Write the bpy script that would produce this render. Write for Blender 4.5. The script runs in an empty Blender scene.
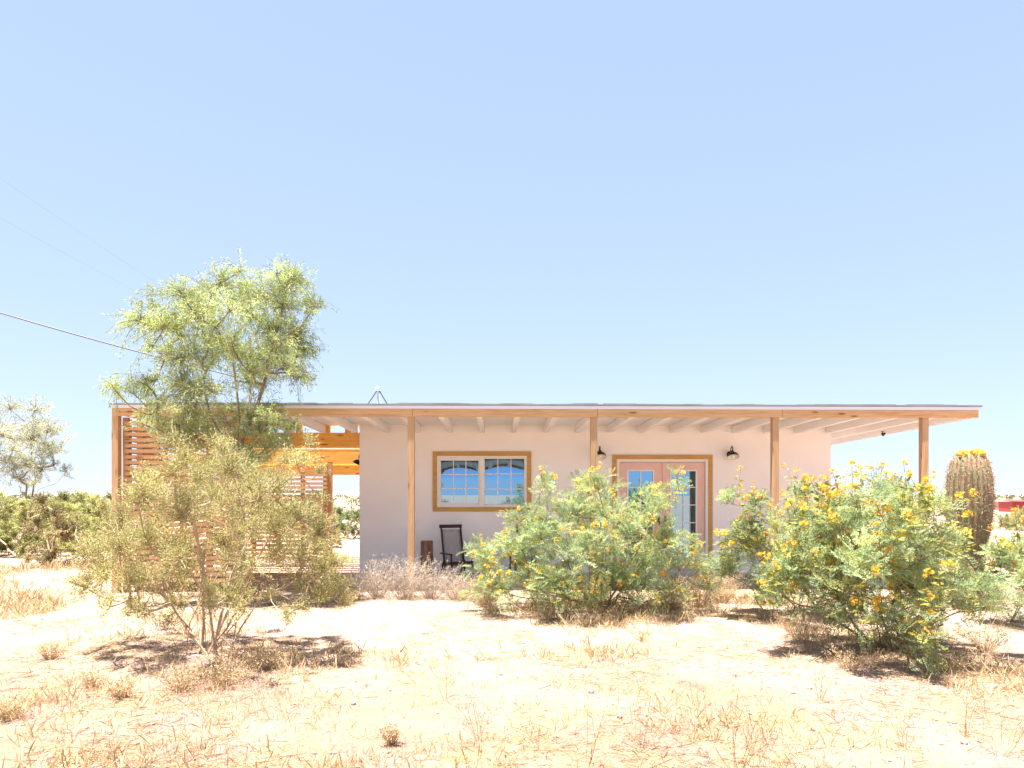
import bpy, bmesh, math, random
import numpy as np
from mathutils import Vector, Matrix, noise as mnoise

random.seed(7)
RNG = np.random.default_rng(11)
SC = bpy.context.scene
COL = SC.collection
R = math.radians

# ------------------------------------------------------------------ camera, sky, sun, exposure
F = 700.0                      # focal length in pixels of a 1024 wide frame
EYE = 1.5
HORIZON = 495.0
cam_data = bpy.data.cameras.new('camera')
cam = bpy.data.objects.new('camera', cam_data)
COL.objects.link(cam)
cam.location = (0, 0, EYE)
cam.rotation_euler = (R(90), 0, 0)
cam_data.sensor_width = 36
cam_data.lens = F / 1024 * 36
cam_data.shift_y = (HORIZON - 384) / 1024
cam_data.clip_start = 0.05
cam_data.clip_end = 12000
SC.camera = cam

TO_SUN = Vector((-0.15, -0.07, 0.97)).normalized()
SUN_EL = math.asin(TO_SUN.z)
SUN_ROT = math.atan2(TO_SUN.x, TO_SUN.y)
world = bpy.data.worlds.new('World')
SC.world = world
world.use_nodes = True
wn = world.node_tree
bg = wn.nodes['Background']
sky = wn.nodes.new('ShaderNodeTexSky')
sky.sky_type = 'NISHITA'
sky.sun_disc = False
sky.sun_elevation = SUN_EL
sky.sun_rotation = SUN_ROT
sky.altitude = 900
sky.air_density = 1.0
sky.dust_density = 0.3
sky.ozone_density = 1.0
sky_gamma = wn.nodes.new('ShaderNodeGamma')
sky_gamma.inputs[1].default_value = 0.32          # the even, washed out blue of a hazy desert noon
sky_tint = wn.nodes.new('ShaderNodeMix'); sky_tint.data_type = 'RGBA'; sky_tint.blend_type = 'MULTIPLY'
sky_tint.inputs[0].default_value = 1.0
sky_tint.inputs[7].default_value = (0.70, 0.79, 0.99, 1)
wn.links.new(sky.outputs[0], sky_gamma.inputs[0])
wn.links.new(sky_gamma.outputs[0], sky_tint.inputs[6])
wn.links.new(sky_tint.outputs[2], bg.inputs[0])
bg.inputs[1].default_value = 0.097
sun_data = bpy.data.lights.new('sun', 'SUN')
sun_data.energy = 3.0
sun_data.angle = R(0.53)
sun_data.color = (1.0, 0.95, 0.88)
sun = bpy.data.objects.new('sun', sun_data)
COL.objects.link(sun)
sun.rotation_euler = TO_SUN.to_track_quat('Z', 'Y').to_euler()
SC.view_settings.view_transform = 'Standard'
SC.view_settings.look = 'None'
SC.view_settings.exposure = 2.90
SC.view_settings.gamma = 1.0
SC.view_settings.use_curve_mapping = False
SC.cycles.max_bounces = 8
SC.cycles.transparent_max_bounces = 8

# ------------------------------------------------------------------ helpers
def at(px, py, d):
    """the point seen at a pixel of the photograph at distance d along the view"""
    return ((px - 512) * d / F, d, EYE + (HORIZON - py) * d / F)

def tag(o, label=None, cat=None, group=None, kind=None):
    if label: o['label'] = label
    if cat: o['category'] = cat
    if group: o['group'] = group
    if kind: o['kind'] = kind
    return o

def empty(name, loc=(0, 0, 0), rz=0.0):
    o = bpy.data.objects.new(name, None)
    COL.objects.link(o)
    o.location = loc
    o.rotation_euler = (0, 0, rz)
    o.empty_display_size = 0.2
    return o

class MB:
    """collects pieces and links them as ONE mesh object"""
    def __init__(self):
        self.v = []; self.f = []; self.c = []; self.n = 0
    def add(self, verts, faces, col=None):
        verts = np.asarray(verts, dtype=np.float64).reshape(-1, 3)
        faces = np.asarray(faces, dtype=np.int64)
        self.v.append(verts)
        self.f.append(faces + self.n)
        if col is None: col = (1, 1, 1)
        col = np.asarray(col, dtype=np.float64)
        if col.ndim == 1: col = np.tile(col, (len(verts), 1))
        self.c.append(col)
        self.n += len(verts)
        return self
    def box(self, x0, x1, y0, y1, z0, z1, shear=0.0):
        """shear: rise of z per metre of y"""
        v = [(x, y, z + shear * y) for z in (z0, z1) for y in (y0, y1) for x in (x0, x1)]
        f = [(0, 2, 3, 1), (4, 5, 7, 6), (0, 1, 5, 4), (2, 6, 7, 3), (0, 4, 6, 2), (1, 3, 7, 5)]
        return self.add(v, f)
    def bar(self, a, b, w, t, up=(0, 0, 1)):
        """rectangular bar from a to b, w along side, t along up"""
        a = Vector(a); b = Vector(b); d = (b - a).normalized()
        s = d.cross(Vector(up))
        if s.length < 1e-4: s = d.cross(Vector((0, 1, 0)))
        s.normalize(); u = s.cross(d).normalized()
        v = []
        for p in (a, b):
            for q, r in ((-1, -1), (1, -1), (1, 1), (-1, 1)):
                v.append(p + s * (q * w / 2) + u * (r * t / 2))
        f = [(0, 1, 2, 3), (7, 6, 5, 4), (0, 4, 5, 1), (1, 5, 6, 2), (2, 6, 7, 3), (3, 7, 4, 0)]
        return self.add([tuple(x) for x in v], f)
    def tube(self, pts, rad, sides=8, cap=True):
        pts = [Vector(p) for p in pts]
        if not hasattr(rad, '__len__'): rad = [rad] * len(pts)
        v = []; ref = None
        for i, p in enumerate(pts):
            d = (pts[min(i + 1, len(pts) - 1)] - pts[max(i - 1, 0)]).normalized()
            if ref is None:
                ref = d.orthogonal().normalized()
            ref = (ref - d * ref.dot(d)).normalized()
            b = d.cross(ref)
            for k in range(sides):
                a = 2 * math.pi * k / sides
                v.append(tuple(p + (ref * math.cos(a) + b * math.sin(a)) * rad[i]))
        f = []
        for i in range(len(pts) - 1):
            for k in range(sides):
                k2 = (k + 1) % sides
                f.append((i * sides + k, i * sides + k2, (i + 1) * sides + k2, (i + 1) * sides + k))
        self.add(v, f)
        if cap:
            for i, rev in ((0, True), (len(pts) - 1, False)):
                ring = v[i * sides:(i + 1) * sides]
                c = tuple(pts[i])
                tri = [(0, k + 1, (k + 1) % sides + 1) if not rev else (0, (k + 1) % sides + 1, k + 1) for k in range(sides)]
                self.add([c] + ring, tri)
        return self
    def lathe(self, prof, centre=(0, 0, 0), sides=20, axis=None):
        """profile of (radius, height) turned about z at centre; axis: rotation matrix"""
        v = []
        M = axis or Matrix.Identity(3)
        for r, h in prof:
            for k in range(sides):
                a = 2 * math.pi * k / sides
                v.append(tuple(M @ Vector((r * math.cos(a), r * math.sin(a), h)) + Vector(centre)))
        f = []
        for i in range(len(prof) - 1):
            for k in range(sides):
                k2 = (k + 1) % sides
                f.append((i * sides + k, i * sides + k2, (i + 1) * sides + k2, (i + 1) * sides + k))
        return self.add(v, f)
    def frusta(self, p0, p1, r0, r1, sides=5):
        """many separate tapered segments at once (arrays)"""
        p0 = np.asarray(p0, float); p1 = np.asarray(p1, float)
        r0 = np.asarray(r0, float); r1 = np.asarray(r1, float)
        n = len(p0)
        if n == 0: return self
        d = p1 - p0
        d /= np.maximum(np.linalg.norm(d, axis=1, keepdims=True), 1e-9)
        h = np.where(np.abs(d[:, 2:3]) < 0.9, np.array([[0, 0, 1.0]]), np.array([[1.0, 0, 0]]))
        s = np.cross(d, h); s /= np.linalg.norm(s, axis=1, keepdims=True)
        u = np.cross(s, d)
        a = 2 * np.pi * np.arange(sides) / sides
        ring = s[:, None, :] * np.cos(a)[None, :, None] + u[:, None, :] * np.sin(a)[None, :, None]
        v = np.concatenate([p0[:, None, :] + ring * r0[:, None, None], p1[:, None, :] + ring * r1[:, None, None]], axis=1)
        k = np.arange(sides); k2 = (k + 1) % sides
        ft = np.stack([k, k2, k2 + sides, k + sides], axis=1)
        f = ft[None] + (np.arange(n) * 2 * sides)[:, None, None]
        return self.add(v.reshape(-1, 3), f.reshape(-1, 4))
    def scatter(self, tv, tf, pos, d, size, cols, roll=None, up=None):
        """copies of a small template: local x runs along d"""
        tv = np.asarray(tv, float); tf = np.asarray(tf, int)
        pos = np.asarray(pos, float); d = np.asarray(d, float)
        n = len(pos)
        if n == 0: return self
        d = d / np.maximum(np.linalg.norm(d, axis=1, keepdims=True), 1e-9)
        h = RNG.normal(size=(n, 3)) if up is None else np.asarray(up, float) + RNG.normal(size=(n, 3)) * 0.35
        s = np.cross(h, d); s /= np.maximum(np.linalg.norm(s, axis=1, keepdims=True), 1e-9)
        u = np.cross(d, s)
        size = np.asarray(size, float)
        if size.ndim == 0: size = np.full(n, float(size))
        M = np.stack([d, s, u], axis=1)            # rows
        v = np.einsum('tj,njk->ntk', tv, M) * size[:, None, None] + pos[:, None, :]
        f = tf[None] + (np.arange(n) * len(tv))[:, None, None]
        cols = np.asarray(cols, float)
        if cols.ndim == 1: cols = np.tile(cols, (n, 1))
        c = np.repeat(cols, len(tv), axis=0)
        return self.add(v.reshape(-1, 3), f.reshape(-1, tf.shape[1]), c)
    def build(self, name, mat, parent=None, smooth=False):
        me = bpy.data.meshes.new(name)
        V = np.concatenate(self.v) if self.v else np.zeros((0, 3))
        me.vertices.add(len(V)); me.vertices.foreach_set('co', V.ravel())
        loops = np.concatenate([f.ravel() for f in self.f])
        tot = np.concatenate([np.full(len(f), f.shape[1]) for f in self.f])
        start = np.concatenate([[0], np.cumsum(tot)[:-1]])
        me.loops.add(len(loops)); me.loops.foreach_set('vertex_index', loops.astype(np.int32))
        me.polygons.add(len(tot))
        me.polygons.foreach_set('loop_start', start.astype(np.int32))
        me.polygons.foreach_set('loop_total', tot.astype(np.int32))
        C = np.concatenate(self.c)
        at_ = me.color_attributes.new('tint', 'FLOAT_COLOR', 'POINT')
        at_.data.foreach_set('color', np.concatenate([C, np.ones((len(C), 1))], axis=1).ravel())
        me.polygons.foreach_set('use_smooth', np.full(len(tot), bool(smooth)))
        me.update(calc_edges=True)
        me.validate()
        if mat: me.materials.append(mat)
        o = bpy.data.objects.new(name, me)
        COL.objects.link(o)
        if parent: o.parent = parent
        return o

def bevel(o, w=0.006, seg=2):
    m = o.modifiers.new('bevel', 'BEVEL')
    m.width = w; m.segments = seg; m.limit_method = 'ANGLE'; m.angle_limit = R(50)
    return o

# ------------------------------------------------------------------ materials
def mat(name, col, rough=0.7, metal=0.0, spec=0.3, var=None, scale=8.0, bump=0.0, bscale=40.0, stretch=(1, 1, 1)):
    m = bpy.data.materials.new(name); m.use_nodes = True
    nt = m.node_tree; b = nt.nodes['Principled BSDF']
    b.inputs['Base Color'].default_value = (*col, 1)
    b.inputs['Roughness'].default_value = rough
    b.inputs['Metallic'].default_value = metal
    b.inputs['Specular IOR Level'].default_value = spec
    tc = nt.nodes.new('ShaderNodeTexCoord')
    mp = nt.nodes.new('ShaderNodeMapping'); mp.inputs['Scale'].default_value = stretch
    nt.links.new(tc.outputs['Object'], mp.inputs[0])
    if var:
        nz = nt.nodes.new('ShaderNodeTexNoise'); nz.inputs['Scale'].default_value = scale
        nz.inputs['Detail'].default_value = 6
        nt.links.new(mp.outputs[0], nz.inputs['Vector'])
        rp = nt.nodes.new('ShaderNodeValToRGB')
        rp.color_ramp.elements[0].position = 0.32; rp.color_ramp.elements[0].color = (*var, 1)
        rp.color_ramp.elements[1].position = 0.68; rp.color_ramp.elements[1].color = (*col, 1)
        nt.links.new(nz.outputs['Fac'], rp.inputs[0])
        nt.links.new(rp.outputs[0], b.inputs['Base Color'])
    if bump:
        n2 = nt.nodes.new('ShaderNodeTexNoise'); n2.inputs['Scale'].default_value = bscale
        n2.inputs['Detail'].default_value = 8
        nt.links.new(mp.outputs[0], n2.inputs['Vector'])
        bp = nt.nodes.new('ShaderNodeBump'); bp.inputs['Strength'].default_value = bump
        bp.inputs['Distance'].default_value = 0.01
        nt.links.new(n2.outputs['Fac'], bp.inputs['Height'])
        nt.links.new(bp.outputs[0], b.inputs['Normal'])
    return m

def wood(name, col, dark, axis='x', knots=True):
    """sawn lumber: grain along one axis, knots and end-to-end tone drift"""
    m = bpy.data.materials.new(name); m.use_nodes = True
    nt = m.node_tree; L = nt.links; b = nt.nodes['Principled BSDF']
    b.inputs['Roughness'].default_value = 0.75; b.inputs['Specular IOR Level'].default_value = 0.2
    tc = nt.nodes.new('ShaderNodeTexCoord')
    oi = nt.nodes.new('ShaderNodeObjectInfo')
    addv = nt.nodes.new('ShaderNodeVectorMath'); addv.operation = 'ADD'
    mulr = nt.nodes.new('ShaderNodeMath'); mulr.operation = 'MULTIPLY'; mulr.inputs[1].default_value = 37.0
    L.new(oi.outputs['Random'], mulr.inputs[0])
    L.new(tc.outputs['Object'], addv.inputs[0]); L.new(mulr.outputs[0], addv.inputs[1])
    mp = nt.nodes.new('ShaderNodeMapping')
    st = {'x': (0.9, 16, 16), 'y': (16, 0.9, 16), 'z': (16, 16, 0.9)}[axis]
    mp.inputs['Scale'].default_value = st
    L.new(addv.outputs[0], mp.inputs[0])
    nz = nt.nodes.new('ShaderNodeTexNoise'); nz.inputs['Scale'].default_value = 2.2
    nz.inputs['Detail'].default_value = 7; nz.inputs['Distortion'].default_value = 1.2
    L.new(mp.outputs[0], nz.inputs['Vector'])
    rp = nt.nodes.new('ShaderNodeValToRGB')
    rp.color_ramp.elements[0].position = 0.30; rp.color_ramp.elements[0].color = (*dark, 1)
    rp.color_ramp.elements[1].position = 0.62; rp.color_ramp.elements[1].color = (*col, 1)
    L.new(nz.outputs['Fac'], rp.inputs[0])
    out = rp.outputs[0]
    if knots:
        mp2 = nt.nodes.new('ShaderNodeMapping')
        s2 = {'x': (2.3, 9, 9), 'y': (9, 2.3, 9), 'z': (9, 9, 2.3)}[axis]
        mp2.inputs['Scale'].default_value = s2
        L.new(addv.outputs[0], mp2.inputs[0])
        vo = nt.nodes.new('ShaderNodeTexVoronoi'); vo.inputs['Scale'].default_value = 1.0
        L.new(mp2.outputs[0], vo.inputs['Vector'])
        r2 = nt.nodes.new('ShaderNodeValToRGB')
        r2.color_ramp.elements[0].position = 0.10; r2.color_ramp.elements[0].color = (0.35, 0.22, 0.13, 1)
        r2.color_ramp.elements[1].position = 0.20; r2.color_ramp.elements[1].color = (1, 1, 1, 1)
        L.new(vo.outputs['Distance'], r2.inputs[0])
        mx = nt.nodes.new('ShaderNodeMix'); mx.data_type = 'RGBA'; mx.blend_type = 'MULTIPLY'
        mx.inputs[0].default_value = 0.8
        L.new(out, mx.inputs[6]); L.new(r2.outputs[0], mx.inputs[7])
        out = mx.outputs[2]
    L.new(out, b.inputs['Base Color'])
    bp = nt.nodes.new('ShaderNodeBump'); bp.inputs['Strength'].default_value = 0.25; bp.inputs['Distance'].default_value = 0.004
    L.new(nz.outputs['Fac'], bp.inputs['Height']); L.new(bp.outputs[0], b.inputs['Normal'])
    return m

def leaf_mat(name, col, trans=0.35, rough=0.6):
    """vertex tint times a base colour; light passes through the leaf"""
    m = bpy.data.materials.new(name); m.use_nodes = True
    nt = m.node_tree; L = nt.links
    b = nt.nodes['Principled BSDF']; o = nt.nodes['Material Output']
    b.inputs['Roughness'].default_value = rough; b.inputs['Specular IOR Level'].default_value = 0.25
    a = nt.nodes.new('ShaderNodeAttribute'); a.attribute_name = 'tint'
    mx = nt.nodes.new('ShaderNodeMix'); mx.data_type = 'RGBA'; mx.blend_type = 'MULTIPLY'; mx.inputs[0].default_value = 1
    mx.inputs[7].default_value = (*col, 1)
    L.new(a.outputs['Color'], mx.inputs[6])
    L.new(mx.outputs[2], b.inputs['Base Color'])
    t = nt.nodes.new('ShaderNodeBsdfTranslucent'); L.new(mx.outputs[2], t.inputs['Color'])
    ms = nt.nodes.new('ShaderNodeMixShader'); ms.inputs[0].default_value = trans
    L.new(b.outputs[0], ms.inputs[1]); L.new(t.outputs[0], ms.inputs[2])
    L.new(ms.outputs[0], o.inputs[0])
    return m

def glass_mat():
    m = bpy.data.materials.new('coated_glass'); m.use_nodes = True
    nt = m.node_tree; L = nt.links
    b = nt.nodes['Principled BSDF']; o = nt.nodes['Material Output']
    b.inputs['Base Color'].default_value = (0.02, 0.03, 0.045, 1); b.inputs['Roughness'].default_value = 0.05
    g = nt.nodes.new('ShaderNodeBsdfGlossy'); g.inputs['Color'].default_value = (0.23, 0.44, 0.66, 1)
    g.inputs['Roughness'].default_value = 0.0
    ms = nt.nodes.new('ShaderNodeMixShader'); ms.inputs[0].default_value = 0.85
    L.new(b.outputs[0], ms.inputs[1]); L.new(g.outputs[0], ms.inputs[2]); L.new(ms.outputs[0], o.inputs[0])
    return m

def stucco_mat():
    m = mat('stucco', (0.91, 0.89, 0.89), rough=0.95, spec=0.1, var=(0.87, 0.835, 0.825), scale=1.3, bump=0.35, bscale=90)
    return m

def ground_mat():
    m = bpy.data.materials.new('desert_sand'); m.use_nodes = True
    nt = m.node_tree; L = nt.links; b = nt.nodes['Principled BSDF']
    b.inputs['Roughness'].default_value = 0.95; b.inputs['Specular IOR Level'].default_value = 0.1
    tc = nt.nodes.new('ShaderNodeTexCoord')
    def nz(scale, detail, dist=0.0, rough=0.55):
        n = nt.nodes.new('ShaderNodeTexNoise'); n.inputs['Scale'].default_value = scale
        n.inputs['Detail'].default_value = detail; n.inputs['Distortion'].default_value = dist
        n.inputs['Roughness'].default_value = rough
        L.new(tc.outputs['Object'], n.inputs['Vector']); return n
    def ramp(src, p0, c0, p1, c1):
        r = nt.nodes.new('ShaderNodeValToRGB')
        r.color_ramp.elements[0].position = p0; r.color_ramp.elements[0].color = (*c0, 1)
        r.color_ramp.elements[1].position = p1; r.color_ramp.elements[1].color = (*c1, 1)
        L.new(src, r.inputs[0]); return r
    def mix(f, a, bb, mode='MIX'):
        x = nt.nodes.new('ShaderNodeMix'); x.data_type = 'RGBA'; x.blend_type = mode
        if isinstance(f, float): x.inputs[0].default_value = f
        else: L.new(f, x.inputs[0])
        L.new(a, x.inputs[6]); L.new(bb, x.inputs[7]); return x.outputs[2]
    n1 = nz(0.55, 9, 0.4, 0.65); n2 = nz(7.0, 10, 0.3, 0.7); n3 = nz(60.0, 6); n4 = nz(1.7, 12, 0.8, 0.75)
    sand = ramp(n1.outputs['Fac'], 0.34, SAND_DARK, 0.60, SAND_PALE)
    yard = ramp(n1.outputs['Fac'], 0.36, YARD_DARK, 0.62, YARD_PALE)
    sp = nt.nodes.new('ShaderNodeSeparateXYZ'); L.new(tc.outputs['Object'], sp.inputs[0])
    wob = nt.nodes.new('ShaderNodeMath'); wob.operation = 'MULTIPLY_ADD'; wob.inputs[1].default_value = 5.0
    L.new(n4.outputs['Fac'], wob.inputs[0]); L.new(sp.outputs['Y'], wob.inputs[2])
    yr = nt.nodes.new('ShaderNodeMapRange'); yr.inputs['From Min'].default_value = 7.6; yr.inputs['From Max'].default_value = 10.6
    L.new(wob.outputs[0], yr.inputs['Value'])
    soil = mix(yr.outputs['Result'], yard.outputs[0], sand.outputs[0])
    litter = ramp(n2.outputs['Fac'], 0.30, (0.22, 0.135, 0.07), 0.60, (0.40, 0.275, 0.155))
    lm = ramp(n4.outputs['Fac'], 0.44, (0, 0, 0), 0.62, (0.95, 0.95, 0.95))
    c = mix(lm.outputs[0], soil, litter.outputs[0])
    grain = ramp(n3.outputs['Fac'], 0.30, (0.72, 0.68, 0.64), 0.52, (1, 1, 1))
    c = mix(0.9, c, grain.outputs[0], 'MULTIPLY')
    L.new(c, b.inputs['Base Color'])
    bp = nt.nodes.new('ShaderNodeBump'); bp.inputs['Strength'].default_value = 0.7; bp.inputs['Distance'].default_value = 0.03
    sm = nt.nodes.new('ShaderNodeMath'); sm.operation = 'ADD'
    L.new(n2.outputs['Fac'], sm.inputs[0]); L.new(n3.outputs['Fac'], sm.inputs[1])
    L.new(sm.outputs[0], bp.inputs['Height']); L.new(bp.outputs[0], b.inputs['Normal'])
    return m

SAND_PALE = (0.44, 0.335, 0.295)
SAND_DARK = (0.33, 0.235, 0.190)
YARD_PALE = (0.32, 0.212, 0.182)
YARD_DARK = (0.225, 0.138, 0.098)
M = {}
M['ground'] = ground_mat()
M['stucco'] = stucco_mat()
M['pine'] = wood('pine_lumber', (0.66, 0.42, 0.225), (0.52, 0.29, 0.13), 'x')
M['pine_z'] = wood('pine_post', (0.55, 0.36, 0.20), (0.42, 0.25, 0.125), 'z')
M['cedar'] = wood('cedar_slat', (0.70, 0.44, 0.24), (0.58, 0.33, 0.16), 'x')
M['cedar_z'] = wood('cedar_post', (0.56, 0.34, 0.18), (0.46, 0.25, 0.12), 'z')
M['honey'] = wood('honey_board', (0.86, 0.50, 0.13), (0.74, 0.38, 0.08), 'x')
M['trim'] = wood('honey_trim', (0.58, 0.36, 0.13), (0.46, 0.26, 0.08), 'x', knots=False)
M['white'] = mat('white_paint', (0.88, 0.87, 0.86), rough=0.6, var=(0.85, 0.83, 0.81), scale=3)
M['vinyl'] = mat('white_vinyl', (0.80, 0.79, 0.76), rough=0.35)
M['pink'] = mat('pink_door_paint', (0.78, 0.53, 0.455), rough=0.5, var=(0.75, 0.49, 0.42), scale=4)
M['glass'] = glass_mat()
M['black'] = mat('black_metal', (0.025, 0.022, 0.02), rough=0.4, metal=0.6)
M['enamel'] = mat('white_enamel', (0.85, 0.82, 0.75), rough=0.3)
M['roofing'] = mat('roof_membrane', (0.30, 0.30, 0.31), rough=0.9, var=(0.22, 0.22, 0.23), scale=2)
M['drip'] = mat('metal_drip_edge', (0.75, 0.76, 0.78), rough=0.35, metal=0.3)
M['concrete'] = mat('concrete', (0.50, 0.46, 0.43), rough=0.9, var=(0.42, 0.39, 0.365), scale=3, bump=0.3)
M['galv'] = mat('galvanised_steel', (0.55, 0.62, 0.70), rough=0.4, metal=0.5)
M['darkwood'] = mat('dark_walnut', (0.06, 0.025, 0.018), rough=0.45, var=(0.04, 0.016, 0.012), scale=12)
M['canvas'] = mat('grey_canvas', (0.42, 0.39, 0.38), rough=0.9, var=(0.33, 0.30, 0.30), scale=9, stretch=(6, 1, 1))
M['log'] = mat('weathered_log', (0.34, 0.20, 0.12), rough=0.85, var=(0.15, 0.08, 0.05), scale=5, stretch=(8, 8, 1), bump=0.6)
M['log_end'] = mat('log_end_grain', (0.42, 0.27, 0.16), rough=0.85, var=(0.30, 0.18, 0.10), scale=14)
M['wire'] = mat('power_cable', (0.10, 0.10, 0.11), rough=0.6)
M['wire_pale'] = mat('bare_aluminium_wire', (0.30, 0.36, 0.46), rough=0.8, spec=0.1)
M['polewood'] = mat('pole_timber', (0.28, 0.22, 0.18), rough=0.9, var=(0.2, 0.15, 0.12), scale=4)
M['bark'] = mat('grey_brown_bark', (0.28, 0.21, 0.16), rough=0.9, var=(0.17, 0.125, 0.09), scale=20, stretch=(1, 1, .3))
M['twig'] = mat('pale_twig', (0.50, 0.38, 0.26), rough=0.85, var=(0.32, 0.22, 0.14), scale=15)
M['greenstem'] = mat('green_stem', (0.20, 0.20, 0.09), rough=0.7, var=(0.22, 0.13, 0.07), scale=6)
M['leaf'] = leaf_mat('leaf', (1, 1, 1), 0.45)
M['petal'] = leaf_mat('petal', (1, 1, 1), 0.30)
M['straw'] = leaf_mat('straw', (1, 1, 1), 0.25, 0.8)
M['cactus'] = mat('cactus_skin', (0.20, 0.19, 0.10), rough=0.7, var=(0.27, 0.18, 0.11), scale=9)
M['red'] = mat('red_painted_steel', (0.36, 0.06, 0.055), rough=0.6)
M['pinkwall'] = mat('dusty_pink_wall', (0.55, 0.30, 0.26), rough=0.9)
M['stone'] = mat('desert_stone', (0.30, 0.25, 0.21), rough=0.9, var=(0.18, 0.15, 0.13), scale=12)
M['hill'] = mat('far_hill', (0.22, 0.22, 0.20), rough=1.0, var=(0.16, 0.18, 0.15), scale=0.02)

# ------------------------------------------------------------------ the ground, one sheet to the horizon
MOUNDS = []      # (x, y, radius, height)
def ground_z(x, y):
    h = 0.0
    if y < 60 and abs(x) < 60:
        h = 0.045 * mnoise.noise((x * 0.35, y * 0.35, 1.3)) + 0.018 * mnoise.noise((x * 1.6, y * 1.6, 7.7)) \
            + 0.008 * mnoise.noise((x * 5.0, y * 5.0, 3.1))
        fade = min(1.0, max(0.0, (60 - max(y, abs(x))) / 20))
        h *= fade
        if 10.2 < y < 21 and -7.5 < x < 8.5: h = h * 0.25 - 0.035      # levelled for the house
        elif 9.2 < y <= 10.2 and -7.5 < x < 8.5: h = h * (0.25 + 0.75 * (10.2 - y)) - 0.035 * (y - 9.2)
    for mx, my, mr, mh in MOUNDS:
        d2 = ((x - mx) ** 2 + (y - my) ** 2) / (mr * mr)
        if d2 < 6: h += mh * math.exp(-d2 * 1.4)
    return h

MOUNDS += [(-2.8, 6.56, 0.8, 0.05), (1.0, 9.0, 1.2, 0.05), (3.65, 6.6, 0.9, 0.05), (3.56, 9.0, 0.8, 0.03),
           (5.9, 9.0, 0.8, 0.04), (-9.5, 9.5, 2.0, 0.06)]

def build_ground():
    def axis(lo, hi, fine_lo, fine_hi, step, grow=1.28):
        a = list(np.arange(fine_lo, fine_hi + 1e-6, step))
        s = step
        while a[-1] < hi: s *= grow; a.append(a[-1] + s)
        s = step
        while a[0] > lo: s *= grow; a.insert(0, a[0] - s)
        return a
    xs = axis(-5000, 5000, -9, 9, 0.09)
    ys = axis(-4000, 7000, 2.2, 15, 0.09)
    V = [(x, y, ground_z(x, y)) for y in ys for x in xs]
    nx = len(xs); ny = len(ys)
    i = np.arange(nx - 1)[None, :] + (np.arange(ny - 1) * nx)[:, None]
    i = i.ravel()
    f = np.stack([i, i + 1, i + 1 + nx, i + nx], axis=1)
    mb = MB(); mb.add(V, f)
    o = mb.build('ground', M['ground'], smooth=True)
    tag(o, 'pale sandy desert ground with straw litter', kind='structure')
build_ground()

def build_hills():
    mb = MB()
    def ridge(y, x0, x1, n, hfun, depth):
        V = []; 
        for i in range(n + 1):
            x = x0 + (x1 - x0) * i / n
            h = hfun(x)
            V += [(x, y - depth, -2), (x, y - depth * .4, h * .55), (x, y, h), (x, y + depth, -2)]
        f = []
        for i in range(n):
            for k in range(3):
                a = i * 4 + k; f.append((a, a + 4, a + 5, a + 1))
        mb.add(V, f)
    ridge(3200, -4200, 4200, 240, lambda x: 14 + 16 * mnoise.noise((x * .0011, 3, 0)) + 8 * mnoise.noise((x * .006, 1, 0)) + 5 * max(0, -x / 2000), 500)
    tag(mb.build('hills', M['hill'], smooth=True), 'low blue grey hills along the far horizon', kind='structure')
build_hills()

# ------------------------------------------------------------------ the house
HOUSE_Y = 13.46
HOUSE_RZ = R(1.2)
house = empty('desert_house', (0, HOUSE_Y, 0), HOUSE_RZ)
tag(house, 'low pale pink stucco house with flat roof and timber porch', 'house')
HM = Matrix.Translation((0, HOUSE_Y, 0)) @ Matrix.Rotation(HOUSE_RZ, 4, 'Z')
def hw(x, y, z): return tuple(HM @ Vector((x, y, z)))

WL, WR = -2.92, 6.19           # wall corners
YB = -2.36                     # front beam
XL, XR = -6.30, 7.43           # roof ends
SL = -0.018                    # roof falls to the back
WIN = (-1.435, 0.285, 1.27, 2.25)
DOOR = (2.02, 3.79, 0.03, 2.19)
def build_walls():
    mb = MB(); T = 0.16; H = 2.84
    xs = [WL, WIN[0], WIN[1], DOOR[0], DOOR[1], WR]
    mb.box(WL, WIN[0], 0, T, 0, H, SL); mb.box(WIN[1], DOOR[0], 0, T, 0, H, SL); mb.box(DOOR[1], WR, 0, T, 0, H, SL)
    mb.box(WIN[0], WIN[1], 0, T, 0, WIN[2]); mb.box(WIN[0], WIN[1], 0, T, WIN[3], H, SL)
    mb.box(DOOR[0], DOOR[1], 0, T, DOOR[3], H, SL)
    mb.box(WL, WL + T, T, 6.4, 0, H, SL); mb.box(WR - T, WR, T, 6.4, 0, H, SL)
    mb.box(WL + T, WR - T, 6.24, 6.4, 0, H, SL)
    mb.build('wall', M['stucco'], house)
build_walls()
mb = MB(); mb.box(WL - 0.02, WR + 0.3, YB + 0.45, -0.002, -0.16, 0.0); mb.build('porch_slab', M['concrete'], house)
mb = MB(); mb.box(WL + 0.162, WR - 0.162, 0.162, 6.238, -0.05, 0.02); mb.build('floor', M['concrete'], house)
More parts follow.
